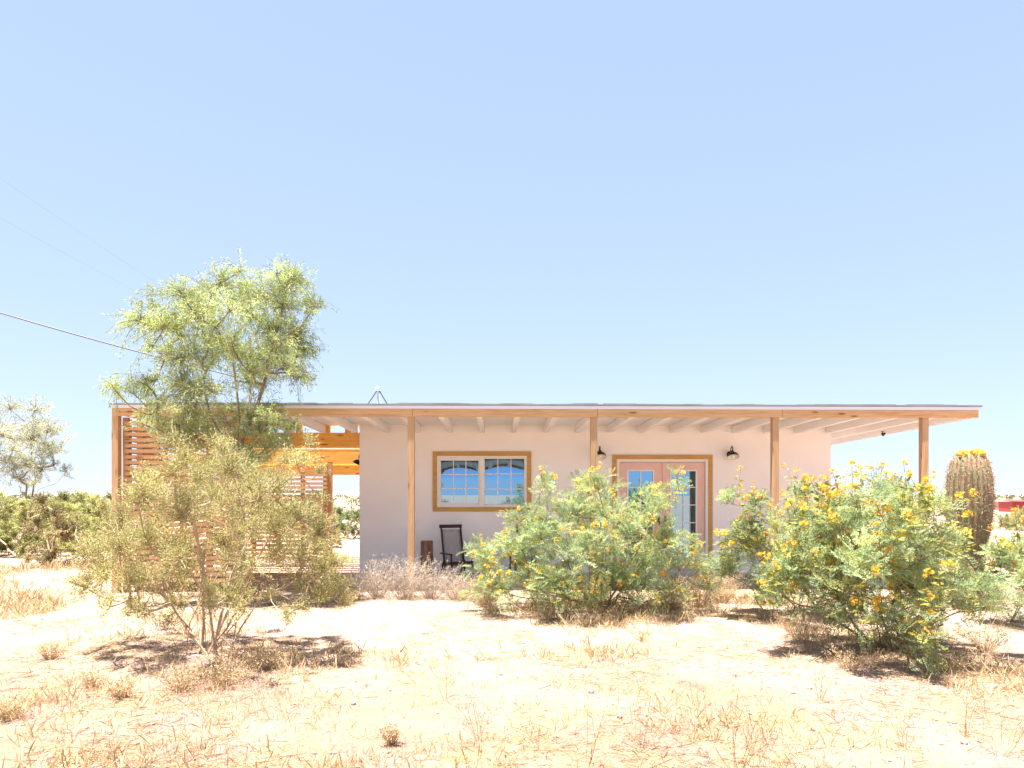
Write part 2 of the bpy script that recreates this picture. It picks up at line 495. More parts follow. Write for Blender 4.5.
# roof deck (white underside), membrane on top, metal edge
mb = MB(); mb.box(XL + 0.04, XR - 0.04, YB + 0.03, 0.17, 2.838, 2.865, SL); mb.box(WL - 0.1, XR - 0.04, 0.17, 6.7, 2.838, 2.865, SL); mb.build('ceiling_board', M['white'], house)
mb = MB(); mb.box(XL - 0.03, XR + 0.05, YB - 0.06, 0.2, 2.868, 2.893, SL); mb.box(WL - 0.14, XR + 0.05, 0.2, 6.8, 2.868, 2.893, SL)
for k in range(60):
    x = XL + 0.2 + random.random() * (XR - XL - 0.8); y = YB - 0.055 + random.random() * .02
    w = 0.12 + random.random() * 0.5
    mb.box(x, x + w, y, y + 0.35, 2.8925, 2.898 + random.random() * 0.010, SL)
mb.build('roof', M['roofing'], house)
mb = MB(); mb.box(XL - 0.02, XR + 0.03, YB - 0.050, YB - 0.044, 2.86, 2.908); mb.build('drip_edge', M['drip'], house)
# fascia in lengths that butt at the joints
for a, b in ((XL, -1.62), (-1.616, 1.30), (1.304, 4.26), (4.264, XR)):
    o = MB().box(a, b, YB - 0.04, YB, 2.738 + random.uniform(-.003, .003), 2.892).build('fascia', M['pine'], house); bevel(o, 0.004)
o = MB().box(XL, XL + 0.038, YB + 0.002, 6.6, 2.735, 2.86, SL).build('fascia', M['pine'], house)
# header beam the posts carry, behind the fascia
o = MB().box(XL + 0.04, XR - 0.05, YB + 0.002, YB + 0.085, 2.745, 2.866).build('beam', M['pine'], house)
# rafters
i = -10
while True:
    x = 0.04 + 0.61 * i; i += 1
    if x < XL + 0.2: continue
    if x > XR - 0.03: break
    y1 = -0.002 if WL - 0.05 < x < WR + 0.05 else (0.06 if x < 0 else 6.55)
    if x > WR + .05: y1 = 6.55
    o = MB().box(x - 0.045, x + 0.045, YB + 0.088, y1, 2.695, 2.836, SL).build('rafter', M['white'], house); bevel(o, 0.004)
o = MB().box(XR - 0.085, XR - 0.04, YB + 0.088, 6.6, 2.695, 2.836, SL).build('rafter', M['white'], house)
# posts
def post_x(px, D=11.13): return (px - 512) * D / F
for px, D in ((115.5, 10.98), (236, 11.03), (411, 11.09), (593.5, 11.16), (774.5, 11.22), (923.5, 11.27)):
    x = (px - 512) * D / F - 0.045
    o = MB().box(x - 0.051, x + 0.051, YB - 0.022, YB + 0.086, -0.04, 2.744).build('post', M['pine_z'], house); bevel(o, 0.005)
    if px in (593.5, 774.5, 923.5):
        o['label'] = 'greyer weathered porch post'
# timber of the open bay left of the house
for y, z0, z1 in ((0.08, 2.43, 2.70), (1.75, 2.21, 2.50), (3.6, 1.99, 2.30)):
    bevel(MB().box(-6.15, WL - 0.004, y, y + 0.09, z0, z1).build('bay_beam', M['honey'], house), 0.004)
mb = MB()
for k in range(9):
    y0 = 0.18 + k * 0.42
    t0 = (y0 - 0.1) / 3.5; t1 = (y0 + 0.19 - 0.1) / 3.5
    z0 = 2.60 - 0.40 * t0; z1 = 2.60 - 0.40 * t1
    mb.add([(-6.15, y0, z0), (WL - .15, y0, z0), (WL - .15, y0 + .19, z1), (-6.15, y0 + .19, z1),
            (-6.15, y0, z0 + .02), (WL - .15, y0, z0 + .02), (WL - .15, y0 + .19, z1 + .02), (-6.15, y0 + .19, z1 + .02)],
           [(0, 3, 2, 1), (4, 5, 6, 7), (0, 1, 5, 4), (1, 2, 6, 5), (2, 3, 7, 6), (3, 0, 4, 7)])
mb.build('bay_ceiling', M['honey'], house)
for px in (299, 327, 347.5):
    x = (px - 512) / 52
    MB().box(x - 0.05, x + 0.05, 0.07, 0.165, 2.702, 2.834, SL).build('blocking', M['honey'], house)
for px in (224, 331):
    x = (px - 512) * 15.1 / F
    MB().box(x - 0.045, x + 0.045, 1.752, 1.838, -0.04, 2.208).build('bay_post', M['cedar_z'], house)

# ---- window: trim, white vinyl frame, two sashes with bowed panes
win = empty('window'); win.parent = house
def window_piece(name, mb, m): return mb.build(name, m, win)
wx0, wx1, wz0, wz1 = WIN
mb = MB(); t = 0.085
mb.box(wx0 - t, wx1 + t, -0.03, -0.002, wz1, wz1 + t); mb.box(wx0 - t, wx1 + t, -0.03, -0.002, wz0 - t, wz0)
mb.box(wx0 - t, wx0, -0.03, -0.002, wz0 + .001, wz1 - .001); mb.box(wx1, wx1 + t, -0.03, -0.002, wz0 + .001, wz1 - .001)
bevel(window_piece('trim', mb, M['trim']), 0.003)
mb = MB(); t = 0.045
mb.box(wx0, wx1, -0.02, 0.06, wz1 - t, wz1); mb.box(wx0, wx1, -0.02, 0.06, wz0, wz0 + t)
mb.box(wx0, wx0 + t, -0.02, 0.06, wz0 + t, wz1 - t); mb.box(wx1 - t, wx1, -0.02, 0.06, wz0 + t, wz1 - t)
mb.box(-0.62, -0.53, -0.018, 0.06, wz0 + t, wz1 - t)
window_piece('frame', mb, M['vinyl'])
def bowed_pane(name, x0, x1, z0, z1, y, s, parent):
    nx, nz = 18, 26; V = []
    for j in range(nz + 1):
        for i in range(nx + 1):
            u = i / nx * 2 - 1; z = z0 + (z1 - z0) * j / nz
            q = max(0.0, (z - z0) / (z1 - z0) - 0.52)
            V.append((x0 + (x1 - x0) * i / nx, y + s * q * q * (1 + 0.55 * u * u), z))
    f = [(j * (nx + 1) + i, j * (nx + 1) + i + 1, (j + 1) * (nx + 1) + i + 1, (j + 1) * (nx + 1) + i) for j in range(nz) for i in range(nx)]
    return MB().add(V, f).build(name, M['glass'], parent, smooth=True)
for k, (x0, x1, m_) in enumerate(((wx0 + 0.045, -0.62, 0.045), (-0.53, wx1 - 0.045, 0.012))):
    za, zb = wz0 + 0.045, wz1 - 0.045
    mb = MB(); yy = 0.012 if k == 0 else 0.025
    mb.box(x0, x1, yy, yy + .025, zb - m_, zb); mb.box(x0, x1, yy, yy + .025, za, za + m_)
    mb.box(x0, x0 + m_ * .6, yy, yy + .025, za + m_, zb - m_); mb.box(x1 - m_ * .6, x1, yy, yy + .025, za + m_, zb - m_)
    window_piece('sash', mb, M['vinyl'])
    px0, px1, pz0, pz1 = x0 + m_ * .6, x1 - m_ * .6, za + m_, zb - m_
    bowed_pane('pane', px0, px1, pz0, pz1, yy + 0.012, 0.16, win)
    mb = MB()
    for q in (1, 2):
        xx = px0 + (px1 - px0) * q / 3; mb.box(xx - .008, xx + .008, yy + .001, yy + .008, pz0, pz1)
        zz = pz0 + (pz1 - pz0) * q / 3; mb.box(px0, px1, yy + .002, yy + .0075, zz - .008, zz + .008)
    window_piece('muntin', mb, M['vinyl'])

# ---- french doors
dx0, dx1, dz0, dz1 = DOOR
doorway = empty('doorway'); doorway.parent = house
mb = MB(); t = 0.085
mb.box(dx0 - t, dx1 + t, -0.03, -0.002, dz1, dz1 + t)
mb.box(dx0 - t, dx0, -0.03, -0.002, 0.0, dz1 - .001); mb.box(dx1, dx1 + t, -0.03, -0.002, 0.0, dz1 - .001)
bevel(mb.build('trim', M['trim'], doorway), 0.003)
mb = MB(); t = 0.05
mb.box(dx0, dx1, -0.02, 0.10, dz1 - t, dz1); mb.box(dx0, dx0 + t, -0.02, 0.10, 0.02, dz1 - t); mb.box(dx1 - t, dx1, -0.02, 0.10, 0.02, dz1 - t)
mb.build('frame', M['vinyl'], doorway)
MB().box(dx0 + t, dx1 - t, -0.02, 0.11, 0.0, 0.045).build('threshold', M['galv'], doorway)
mid = (dx0 + dx1) / 2
for k, (x0, x1) in enumerate(((dx0 + .053, mid - .003), (mid + .003, dx1 - .053))):
    dr = empty('door'); dr.parent = house
    gx0 = x0 + 0.165 if k == 0 else x0 + 0.165; gx1 = x1 - 0.165
    gx0 = x0 + 0.15; gx1 = x1 - 0.15
    gz0, gz1 = 0.28, 1.99
    mb = MB(); y0, y1 = 0.02, 0.065
    mb.box(x0, gx0, y0, y1, 0.05, 2.135); mb.box(gx1, x1, y0, y1, 0.05, 2.135)
    mb.box(gx0, gx1, y0, y1, gz1, 2.135); mb.box(gx0, gx1, y0, y1, 0.05, gz0)
    bevel(mb.build('leaf_frame', M['pink'], dr), 0.003)
    mb = MB(); q = 0.028
    mb.box(gx0, gx1, y0 - .008, y0 + .02, gz1 - q, gz1); mb.box(gx0, gx1, y0 - .008, y0 + .02, gz0, gz0 + q)
    mb.box(gx0, gx0 + q, y0 - .008, y0 + .02, gz0 + q, gz1 - q); mb.box(gx1 - q, gx1, y0 - .008, y0 + .02, gz0 + q, gz1 - q)
    xx = (gx0 + gx1) / 2; mb.box(xx - .009, xx + .009, y0 + .002, y0 + .015, gz0 + q, gz1 - q)
    for r_ in range(1, 5):
        zz = gz0 + (gz1 - gz0) * r_ / 5; mb.box(gx0 + q, gx1 - q, y0 + .003, y0 + .0145, zz - .009, zz + .009)
    mb.build('muntin', M['vinyl'], dr)
    MB().add([(gx0, y0 + .022, gz0), (gx1, y0 + .022, gz0), (gx1, y0 + .0225, gz1), (gx0, y0 + .0225, gz1)], [(0, 1, 2, 3)]).build('pane', M['glass'], dr)
    mb = MB(); hx = x1 - .06 if k == 0 else x0 + .06
    mb.tube([(hx, y0 - .05, 1.0), (hx, y0 + .002, 1.0)], 0.012, 8); mb.bar((hx, y0 - .05, 1.0), (hx + (-.11 if k == 0 else .11), y0 - .05, 1.0), .018, .018)
    mb.box(hx - .022, hx + .022, y0 - .006, y0 - .0005, .92, 1.10)
    mb.build('handle', M['black'], dr)

# ------------------------------------------------------------------ lamps
def wall_lamp(loc, rz, label):
    r = empty('wall_lamp', loc, rz); tag(r, label, 'lamp', 'black barn lamps on the house walls')
    tilt = Matrix.Rotation(R(-26), 3, 'X')
    MB().lathe([(0.0, 0), (0.058, 0.0), (0.058, 0.016), (0.03, 0.028), (0, 0.028)], (0, 0, 0.02), 20, Matrix.Rotation(R(90), 3, 'X')).build('back_plate', M['black'], r, True)
    p = [(0, -.02, .02), (0, -.05, .06), (0, -.08, .13), (0, -.12, .165), (0, -.16, .155), (0, -.175, .11), (0, -.175, .07)]
    MB().tube(p, 0.009, 8).build('gooseneck', M['black'], r, True)
    c = (0, -.175, 0)
    MB().lathe([(0.0, .085), (.028, .082), (.034, .055), (.05, .04), (.085, .015), (.108, -.025), (.114, -.05), (.110, -.052)], c, 28, tilt).build('shade', M['black'], r, True)
    MB().lathe([(0.0, .05), (.045, .032), (.08, .010), (.103, -.027), (.108, -.050)], c, 28, tilt).build('reflector', M['enamel'], r, True)
    MB().lathe([(0.0, .045), (.016, .03), (.02, .0), (.035, -.02), (.037, -.035), (.025, -.055), (0, -.062)], c, 16, tilt).build('bulb', M['enamel'], r, True)
    return r
wall_lamp(hw((598.5 - 512) / 52 + .01, -0.004, 2.27), HOUSE_RZ, 'black barn lamp beside the porch post left of the pink doors')
wall_lamp(hw((730 - 512) / 52 + .02, -0.004, 2.27), HOUSE_RZ, 'black barn lamp on bare wall right of the pink doors')
wall_lamp(hw(WL - 0.004, 0.85, 2.17), HOUSE_RZ - R(90), 'black barn lamp on the side wall facing the timber bay')

def flood_light():
    x, y = 6.98, -0.4
    r = empty('flood_light', hw(x, y, 2.70), HOUSE_RZ); r.scale = (.7, .7, .7); tag(r, 'small dark flood light under the right roof overhang', 'light')
    MB().lathe([(0, 0), (.04, 0), (.04, -.02), (0, -.02)], (0, 0, 0), 14).build('base', M['black'], r, True)
    MB().tube([(0, 0, -.02), (.01, -.01, -.06)], .01, 8).build('arm', M['black'], r)
    MB().lathe([(0, .06), (.025, .055), (.03, .02), (.05, -.03), (.046, -.028), (0, -.02)], (.02, -.02, -.075), 16, Matrix.Rotation(R(60), 3, 'Y')).build('head', M['black'], r, True)
flood_light()

# ------------------------------------------------------------------ roof mast with stays
def roof_mast():
    x = (376.5 - 512) * 12.0 / F; y = -1.45
    z = 2.893 + SL * y
    r = empty('roof_mast', hw(x, y, z), HOUSE_RZ); tag(r, 'thin galvanised mast held by splayed struts on the roof', 'mast')
    MB().lathe([(.05, 0), (.022, .03), (.017, .04), (.017, .38)], (0, 0, 0), 12).build('pipe', M['galv'], r, True)
    MB().lathe([(.018, .355), (.042, .36), (.046, .39), (.034, .425), (.0, .44)], (0, 0, 0), 18).build('cap', M['galv'], r, True)
    for dx, dy, m_, bow in ((-.26, .02, 'wire', -.35), (.24, -.03, 'wire', .05), (-.05, .22, 'galv', 0), (.10, -.12, 'galv', 0)):
        p = [(dx * (t + bow * (1 - t) * t * (1 if dx > 0 else 1)), dy * t, .40 * (1 - t) ** (1.0 if bow >= 0 else .8)) for t in np.linspace(0, 1, 9)]
        MB().tube(p, .011, 6).build('strut', M[m_], r)
        MB().box(dx - .03, dx + .03, dy - .03, dy + .03, 0.0, .022).build('foot', M['black'], r)
roof_mast()

# ------------------------------------------------------------------ slatted timber screens of the open bay
def screen(name, a, b, z0, z1, label, battens, period=0.089, sh=0.056):
    """horizontal slats between two plan points given in house coordinates"""
    A = Vector(a); B = Vector(b); L = (B - A).length; ang = math.atan2(B.y - A.y, B.x - A.x)
    r = empty(name, hw(A.x, A.y, 0), HOUSE_RZ + ang); tag(r, label, 'screen', 'slatted cedar screens of the open bay')
    mb = MB(); n = int((z1 - z0) / period)
    for k in range(n):
        z = z0 + k * period; j = random.uniform(-.004, .004)
        mb.box(0, L, -.011, .011, z + j, z + j + sh)
    mb.build('slats', M['cedar'], r)
    for t in battens:
        MB().box(t * L - .045, t * L + .045, .0125, .06, -.03, z1 + .01).build('batten', M['cedar_z'], r)
screen('slat_screen', (XL + 0.12, YB + 0.12, 0), (-4.45, YB + 0.12, 0), 0.12, 2.72, 'honey coloured slat screen facing the front under the roof beam', (0.0, 0.13, .28, .52, .76, 1.0))
screen('slat_screen', (-6.15, YB + 0.25, 0), (-6.15, 1.70, 0), 0.12, 2.70, 'slat screen closing the left end of the bay, seen edge on', (0.0, .33, .66, 1.0))
screen('slat_screen', (-6.05, 1.70, 0), (-3.95, 1.70, 0), 0.12, 2.15, 'slat screen at the back of the bay beside the open gap', (0.0, .25, .5, .75, .98))

# ------------------------------------------------------------------ chair, second chair and log
def lounge_chair(loc, rz, label):
    r = empty('porch_chair', loc, rz); tag(r, label, 'chair', 'dark wooden sling chairs on the porch')
    W = 0.188
    rec = lambda t: (0.06 + 0.22 * t, 0.20 + 0.74 * t)      # y, z up the back
    for s in (-1, 1):
        p0 = (s * W, -.10, .0); y1, z1 = rec(1.0)
        bevel(MB().bar((s * W, .06 - .05, .06), (s * W, y1, z1), .028, .04).build('back_post', M['darkwood'], r), .004)
        bevel(MB().bar((s * W, -.42, .30), (s * W, .12, .22), .028, .04).build('seat_rail', M['darkwood'], r), .004)
        bevel(MB().bar((s * W * 1.05, -.40, .0), (s * W * 1.05, -.36, .44), .03, .036, (0, 1, 0)).build('leg', M['darkwood'], r), .004)
        bevel(MB().bar((s * W * 1.05, .30, .0), (s * W * 1.05, .06, .30), .03, .036).build('leg', M['darkwood'], r), .004)
        bevel(MB().bar((s * (W + .035), -.43, .45), (s * (W + .03), .16, .43), .06, .022).build('armrest', M['darkwood'], r), .004)
    y1, z1 = rec(1.0)
    bevel(MB().box(-W - .03, W + .03, y1 - .02, y1 + .02, z1 - .055, z1 + .01).build('top_rail', M['darkwood'], r), .005)
    MB().box(-W + .015, W - .015, -.43, -.39, .27, .32).build('front_rail', M['darkwood'], r)
    MB().box(-W + .015, W - .015, .10, .13, .20, .245).build('rear_rail', M['darkwood'], r)
    # sling: seat and back in one canvas
    prof = [(-.41, .322), (-.30, .275), (-.15, .235), (0.0, .235), (.085, .275)] + [(rec(t)[0] - .012 + .03 * math.sin(math.pi * t), rec(t)[1]) for t in (.14, .3, .45, .6, .75, .9)]
    V = []; n = 9
    for (y, z) in prof:
        for i in range(n):
            u = i / (n - 1) * 2 - 1
            V.append((u * (W - .016), y + .012 * (1 - u * u), z - .012 * (1 - u * u)))
    f = [(j * n + i, j * n + i + 1, (j + 1) * n + i + 1, (j + 1) * n + i) for j in range(len(prof) - 1) for i in range(n - 1)]
    o = MB().add(V, f).build('sling', M['canvas'], r, True)
    sd = o.modifiers.new('thick', 'SOLIDIFY'); sd.thickness = .006
    return r
lounge_chair(hw(-1.05, -0.62, 0.0), HOUSE_RZ + R(22), 'dark wooden sling chair with grey canvas beside the upright log')
lounge_chair(hw(0.22, -0.62, 0.0), HOUSE_RZ + R(-12), 'dark wooden sling chair mostly hidden behind the green flowering bush')

def log_stool():
    r = empty('log_stool', hw(-1.58, -0.55, 0.0), R(20)); tag(r, 'upright cut log used as a side table by the chair', 'log')
    V = []; n = 22; prof = [0.0, .2, .42, .645, .66]
    lump = [0.112 + 0.010 * math.sin(3 * 2 * math.pi * k / n + 1) + random.uniform(-.004, .004) for k in range(n)]
    for j, z in enumerate(prof):
        for k in range(n):
            a = 2 * math.pi * k / n; q = lump[k] * (1.03 - .06 * z) * (.95 if j == 4 else 1)
            V.append((q * math.cos(a), q * math.sin(a), z))
    f = [(j * n + k, j * n + (k + 1) % n, (j + 1) * n + (k + 1) % n, (j + 1) * n + k) for j in range(4) for k in range(n)]
    MB().add(V, f).build('bark_side', M['log'], r)
    top = V[-n:]
    MB().add([(0, 0, .6605)] + top, [(0, 1 + k, 1 + (k + 1) % n) for k in range(n)]).build('cut_top', M['log_end'], r)
log_stool()

# ------------------------------------------------------------------ plants
def unit(v): return v / max(np.linalg.norm(v), 1e-9)

class Plant:
    """branch graph: nodes join the nearest lower branch, radii by the pipe model"""
    def __init__(self, base, r_tip=0.003):
        self.p = [np.array(base, float)]; self.par = [-1]; self.r_tip = r_tip; self.tips = []
    def chain(self, start, target, n, wig, lift=0.0):
        """nodes from node index start to a point; returns index of the last"""
        a = self.p[start]; b = np.asarray(target, float); L = np.linalg.norm(b - a); last = start
        off = RNG.normal(size=3) * wig * L
        for i in range(1, n + 1):
            t = i / n
            q = a + (b - a) * t + off * math.sin(math.pi * t) + np.array([0, 0, lift * L * math.sin(math.pi * t)])
            if i < n: q = q + RNG.normal(size=3) * wig * L * 0.18
            self.p.append(q); self.par.append(last); last = len(self.p) - 1
        return last
    def connect(self, target, seg=0.16, wig=0.07, up=1.6, lift=-0.05, only=None):
        P = np.array(self.p); d = target - P
        cost = np.linalg.norm(d, axis=1) + up * np.maximum(0, P[:, 2] - target[2] + 0.06)
        depth = np.linalg.norm(P - P[0], axis=1)
        cost = cost - 0.18 * (np.linalg.norm(target - P[0]) - depth) * 0 + 0.0
        k = int(np.argmin(cost))
        n = max(2, int(np.linalg.norm(target - P[k]) / seg))
        return self.chain(k, target, n, wig, lift)
    def branches(self, expo=2.3, minr=0.0015):
        n = len(self.p); rad = np.zeros(n); kids = np.zeros(n)
        for i in range(n - 1, -1, -1):
            if kids[i] == 0: rad[i] = self.r_tip ** expo
            if self.par[i] >= 0:
                rad[self.par[i]] += rad[i]; kids[self.par[i]] += 1
        rad = np.maximum(rad ** (1 / expo), minr)
        P = np.array(self.p); idx = np.arange(1, n); par = np.array(self.par)[1:]
        return P[par], P[idx], np.minimum(rad[par], rad[idx] * 1.5), rad[idx]

def fill(pl, clump_nodes, radii, twigs, spread=1.0, up=0.3, droop=0.0, seg=3):
    """twigs in every clump; returns sample points with directions, and clump index"""
    pos = []; dr = []; ci = []; rmean = float(np.mean(radii))
    for k, (node, r) in enumerate(zip(clump_nodes, radii)):
        c = pl.p[node]; out = unit(c - pl.p[0]) 
        for _ in range(max(2, int(twigs * (0.6 + 0.8 * RNG.random()) * min(1.6, (r / rmean) ** 1.6)))):
            d = unit(RNG.normal(size=3) + out * 0.5 + np.array([0, 0, up]))
            L = r * (0.55 + 0.75 * RNG.random()) * spread
            start = node
            b = c + d * L + np.array([0, 0, -droop * L])
            a0 = c
            last = pl.chain(start, b, seg, 0.06, 0.10 * (1 if droop > 0 else 0.3))
            pos.append((a0, pl.p[last])); dr.append(d); ci.append(k)
    return pos, np.array(dr), np.array(ci)

def clumps_from(list_px, D, depth, copies=2, jit=0.08):
    xs = [p[0] for p in list_px]; cx = (min(xs) + max(xs)) / 2; hw_ = (max(xs) - min(xs)) / 2
    out = []
    for (px, py, rp) in list_px:
        u = min(1.0, abs(px - cx) / max(hw_, 1))
        w = depth * math.sqrt(max(0.05, 1 - u * u))
        for c in range(copies):
            dy = 0 if copies == 1 else (-w + 2 * w * (c + .5) / copies) + RNG.normal() * w * .25
            d = D + dy
            x, y, z = at(px, py, D + dy * .5)
            out.append((np.array([x, D + dy, z]) + RNG.normal(size=3) * jit, rp * D / F))
    return out

LEAF_GAIN = 1.72          # pale, hairy desert leaves
def tint(n, cols, weights, jitter=0.18, clump=None, clump_tone=None):
    cols = np.array(cols, float) * (LEAF_GAIN if clump is not None else 1.0); w = np.array(weights, float); w /= w.sum()
    c = cols[RNG.choice(len(cols), size=n, p=w)]
    c = c * (1 + RNG.normal(size=(n, 1)) * jitter)
    if clump is not None: c = c * clump_tone[clump][:, None]
    return np.clip(c, 0.005, 0.95)

def ellipse_leaf(w=0.3, bend=0.08):
    return ([(0, 0, 0), (.35, w / 2, bend * .5), (.35, -w / 2, bend * .5), (.75, w * .38, bend), (.75, -w * .38, bend), (1, 0, bend * .6)],
            None)
LEAF_V = np.array([(0, 0, 0), (.45, .5, .05), (1, 0, 0), (.45, -.5, .05)], float)      # rhombus; y scaled per kind
LEAF_F = np.array([(0, 1, 2, 3)])
def leaf_t(w): v = LEAF_V.copy(); v[:, 1] *= w; return v, LEAF_F
def frond_t(pairs=5, leaflets=4, spread=.34, lw=.085, lh=.034):
    """a twice-feathered leaf one unit long, every leaflet turned its own way"""
    V = []; Fc = []; rr = random.Random(5)
    for i in range(pairs):
        x = .20 + .76 * i / (pairs - 1); L = spread * (1 - abs(i / (pairs - 1) - .45) * .7)
        for s in (-1, 1):
            for j in range(leaflets):
                t = (j + 1) / leaflets
                px = x + .12 * t * L / spread; py = s * L * t; pz = .10 * t * t - .22 * x * x
                for q in (-1, 1):
                    b = len(V); k = rr.uniform(.75, 1.3); h1 = rr.uniform(-.05, .06); h2 = rr.uniform(-.05, .06)
                    V += [(px, py, pz), (px + q * lw * k, py + s * lh * .8, pz + h1), (px + q * lw * .55 * k, py + s * lh * 2.3, pz + h2)]
                    Fc.append((b, b + 1, b + 2))
    b = len(V); V += [(0, -.006, 0), (0, .006, 0), (1, 0, -.2)]; Fc.append((b, b + 1, b + 2))
    return np.array(V), np.array(Fc)
FROND = frond_t()
def flower_t():
    V = []; Fc = []
    for k in range(5):
        a = 2 * math.pi * k / 5; c, s = math.cos(a), math.sin(a); b = len(V)
        V += [(0, 0, 0), (.35, .42 * c - .22 * s, .42 * s + .22 * c), (.55, .8 * c, .8 * s), (.35, .42 * c + .22 * s, .42 * s - .22 * c)]
        Fc.append((b, b + 1, b + 2, b + 3))
    return np.array(V), np.array(Fc)
FLOWER = flower_t()

def sample_leaves(pos, ci, per, t0=0.2):
    A = np.array([p[0] for p in pos]); B = np.array([p[1] for p in pos])
    n = len(pos) * per
    k = np.repeat(np.arange(len(pos)), per)
    t = t0 + (1 - t0) * RNG.random(n) ** 0.8
    P = A[k] + (B - A)[k] * t[:, None] + RNG.normal(size=(n, 3)) * 0.02
    D = (B - A)[k]; D /= np.maximum(np.linalg.norm(D, axis=1, keepdims=True), 1e-9)
    return P, D, ci[k]

# ---- the tall feathery tree rising through the bay
def tall_tree():
    D = 9.9
    crown = [(286, 262, 20), (256, 286, 20), (226, 288, 22), (192, 290, 20), (142, 297, 11), (144, 324, 19), (174, 332, 24), (206, 318, 27),
             (240, 308, 28), (275, 296, 26), (306, 300, 16), (300, 334, 24), (266, 342, 28), (231, 348, 27), (196, 362, 25), (160, 350, 12),
             (112, 380, 12), (128, 388, 11), (150, 386, 13), (180, 394, 21), (216, 394, 25), (254, 386, 16), (296, 372, 16), (312, 352, 12),
             (268, 418, 17), (240, 428, 22), (204, 426, 24), (176, 424, 18), (282, 420, 14), (266, 446, 14), (222, 452, 18), (156, 408, 13), (300, 278, 14), (325, 302, 8), (190, 440, 20), (228, 452, 20), (160, 428, 14), (250, 462, 16), (285, 436, 14), (215, 340, 20), (285, 345, 18), (250, 365, 20)]
    crown = [(a - max(0, (a - 270) * .2), b + max(0, (330 - b) * .14), q) for a, b, q in crown]
    base = at(243, 0, D); gz = ground_z(base[0], base[1])
    r = empty('feathery_tree', (base[0], base[1], gz))
    tag(r, 'tall airy tree with fine yellow green leaves at the left end of the house', 'tree')
    pl = Plant((0, 0, -0.05), 0.0022)
    o = np.array([base[0], base[1], gz])
    # forked trunk
    f1 = pl.chain(0, np.array(at(238, 452, D)) - o, 8, .02)
    pl.chain(f1, np.array(at(205, 372, D + .1)) - o, 6, .06); pl.chain(f1, np.array(at(232, 355, D)) - o, 8, .05)
    pl.chain(f1, np.array(at(272, 350, D - .15)) - o, 8, .06); pl.chain(f1, np.array(at(255, 400, D + .3)) - o, 4, .06)
    cl = clumps_from(crown, D, 0.95, 3)
    cl = [(c - o, q) for c, q in cl]
    cl.sort(key=lambda q: np.linalg.norm(q[0]))
    nodes = [pl.connect(c, .2, .07) for c, q in cl]
    pos, dr, ci = fill(pl, nodes, [q for _, q in cl], 20, 1.3, .2, .3)
    MB().frusta(*pl.branches(2.75), sides=5).build('trunk', M['bark'], r)
    P, Dv, k = sample_leaves(pos, ci, 34, .12)
    n = len(P)
    tone = np.clip(1 + RNG.normal(size=len(cl)) * .22, .55, 1.5)
    col = tint(n, [(.20, .255, .105), (.275, .30, .06), (.19, .24, .145), (.27, .27, .12)], (4, 3, 4, 1.5), .2, k, tone)
    dd = Dv * .6 + RNG.normal(size=(n, 3)) * .6 + np.array([0, 0, -.55])
    tv, tf = leaf_t(.17)
    MB().scatter(tv, tf, P, dd, RNG.uniform(.035, .07, n), col).build('crown', M['leaf'], r)
tall_tree()

# ---- open yellow-olive creosote in front of it
def creosote(name, label, base_px, crown, depth, copies, twigs, per, leaf=(.012, .022), cols=None, stems=9, cat='bush', D=None, seed_w=.07, group=None, tipr=.0022, minr=.0016, bark='twig'):
    if D is None: D = F * EYE / (base_px[1] - HORIZON)
    base = at(base_px[0], HORIZON + F * EYE / D, D); gz = ground_z(base[0], base[1])
    r = empty(name, (base[0], base[1], gz)); tag(r, label, cat, group)
    o = np.array([base[0], base[1], gz])
    pl = Plant((0, 0, -.03), tipr)
    cl = clumps_from(crown, D, depth, copies)
    cl = [(c - o, q) for c, q in cl]
    for c, q in cl: c[2] = max(c[2], .12)
    # main stems fan from the root crown
    order = RNG.permutation(len(cl))
    hi = np.median([c[2] for c, q in cl])
    mains = [cl[j][0] for j in order if cl[j][0][2] >= hi * .9][:stems]
    for m_ in mains:
        b = RNG.normal(size=3) * (.10 if D < 8 else .05); b[2] = -.02
        pl.p.append(pl.p[0] + b + m_ * .02); pl.par.append(0); s = len(pl.p) - 1
        pl.chain(s, m_ * np.array([.55, .55, .66]), 6, .05, .03)
    cl.sort(key=lambda q: np.linalg.norm(q[0]))
    nodes = [pl.connect(c, .12, seed_w, .25) for c, q in cl]
    pos, dr, ci = fill(pl, nodes, [q for _, q in cl], twigs, 1.0, .3, 0, 3)
    MB().frusta(*pl.branches(3.1, minr), sides=5).build('branches', M[bark], r)
    P, Dv, k = sample_leaves(pos, ci, per, .1)
    n = len(P); tone = np.clip(1 + RNG.normal(size=len(cl)) * .18, .6, 1.4)
    cols = cols or ([(.17, .155, .05), (.13, .135, .05), (.25, .20, .085), (.10, .115, .05)], (4, 3, 3, 2))
    col = tint(n, cols[0], cols[1], .2, k, tone)
    tv, tf = leaf_t(.42)
    MB().scatter(tv, tf, P, Dv + RNG.normal(size=(n, 3)) * .8, RNG.uniform(*leaf, n), col).build('foliage', M['leaf'], r)
    return r, pl, nodes, cl, o

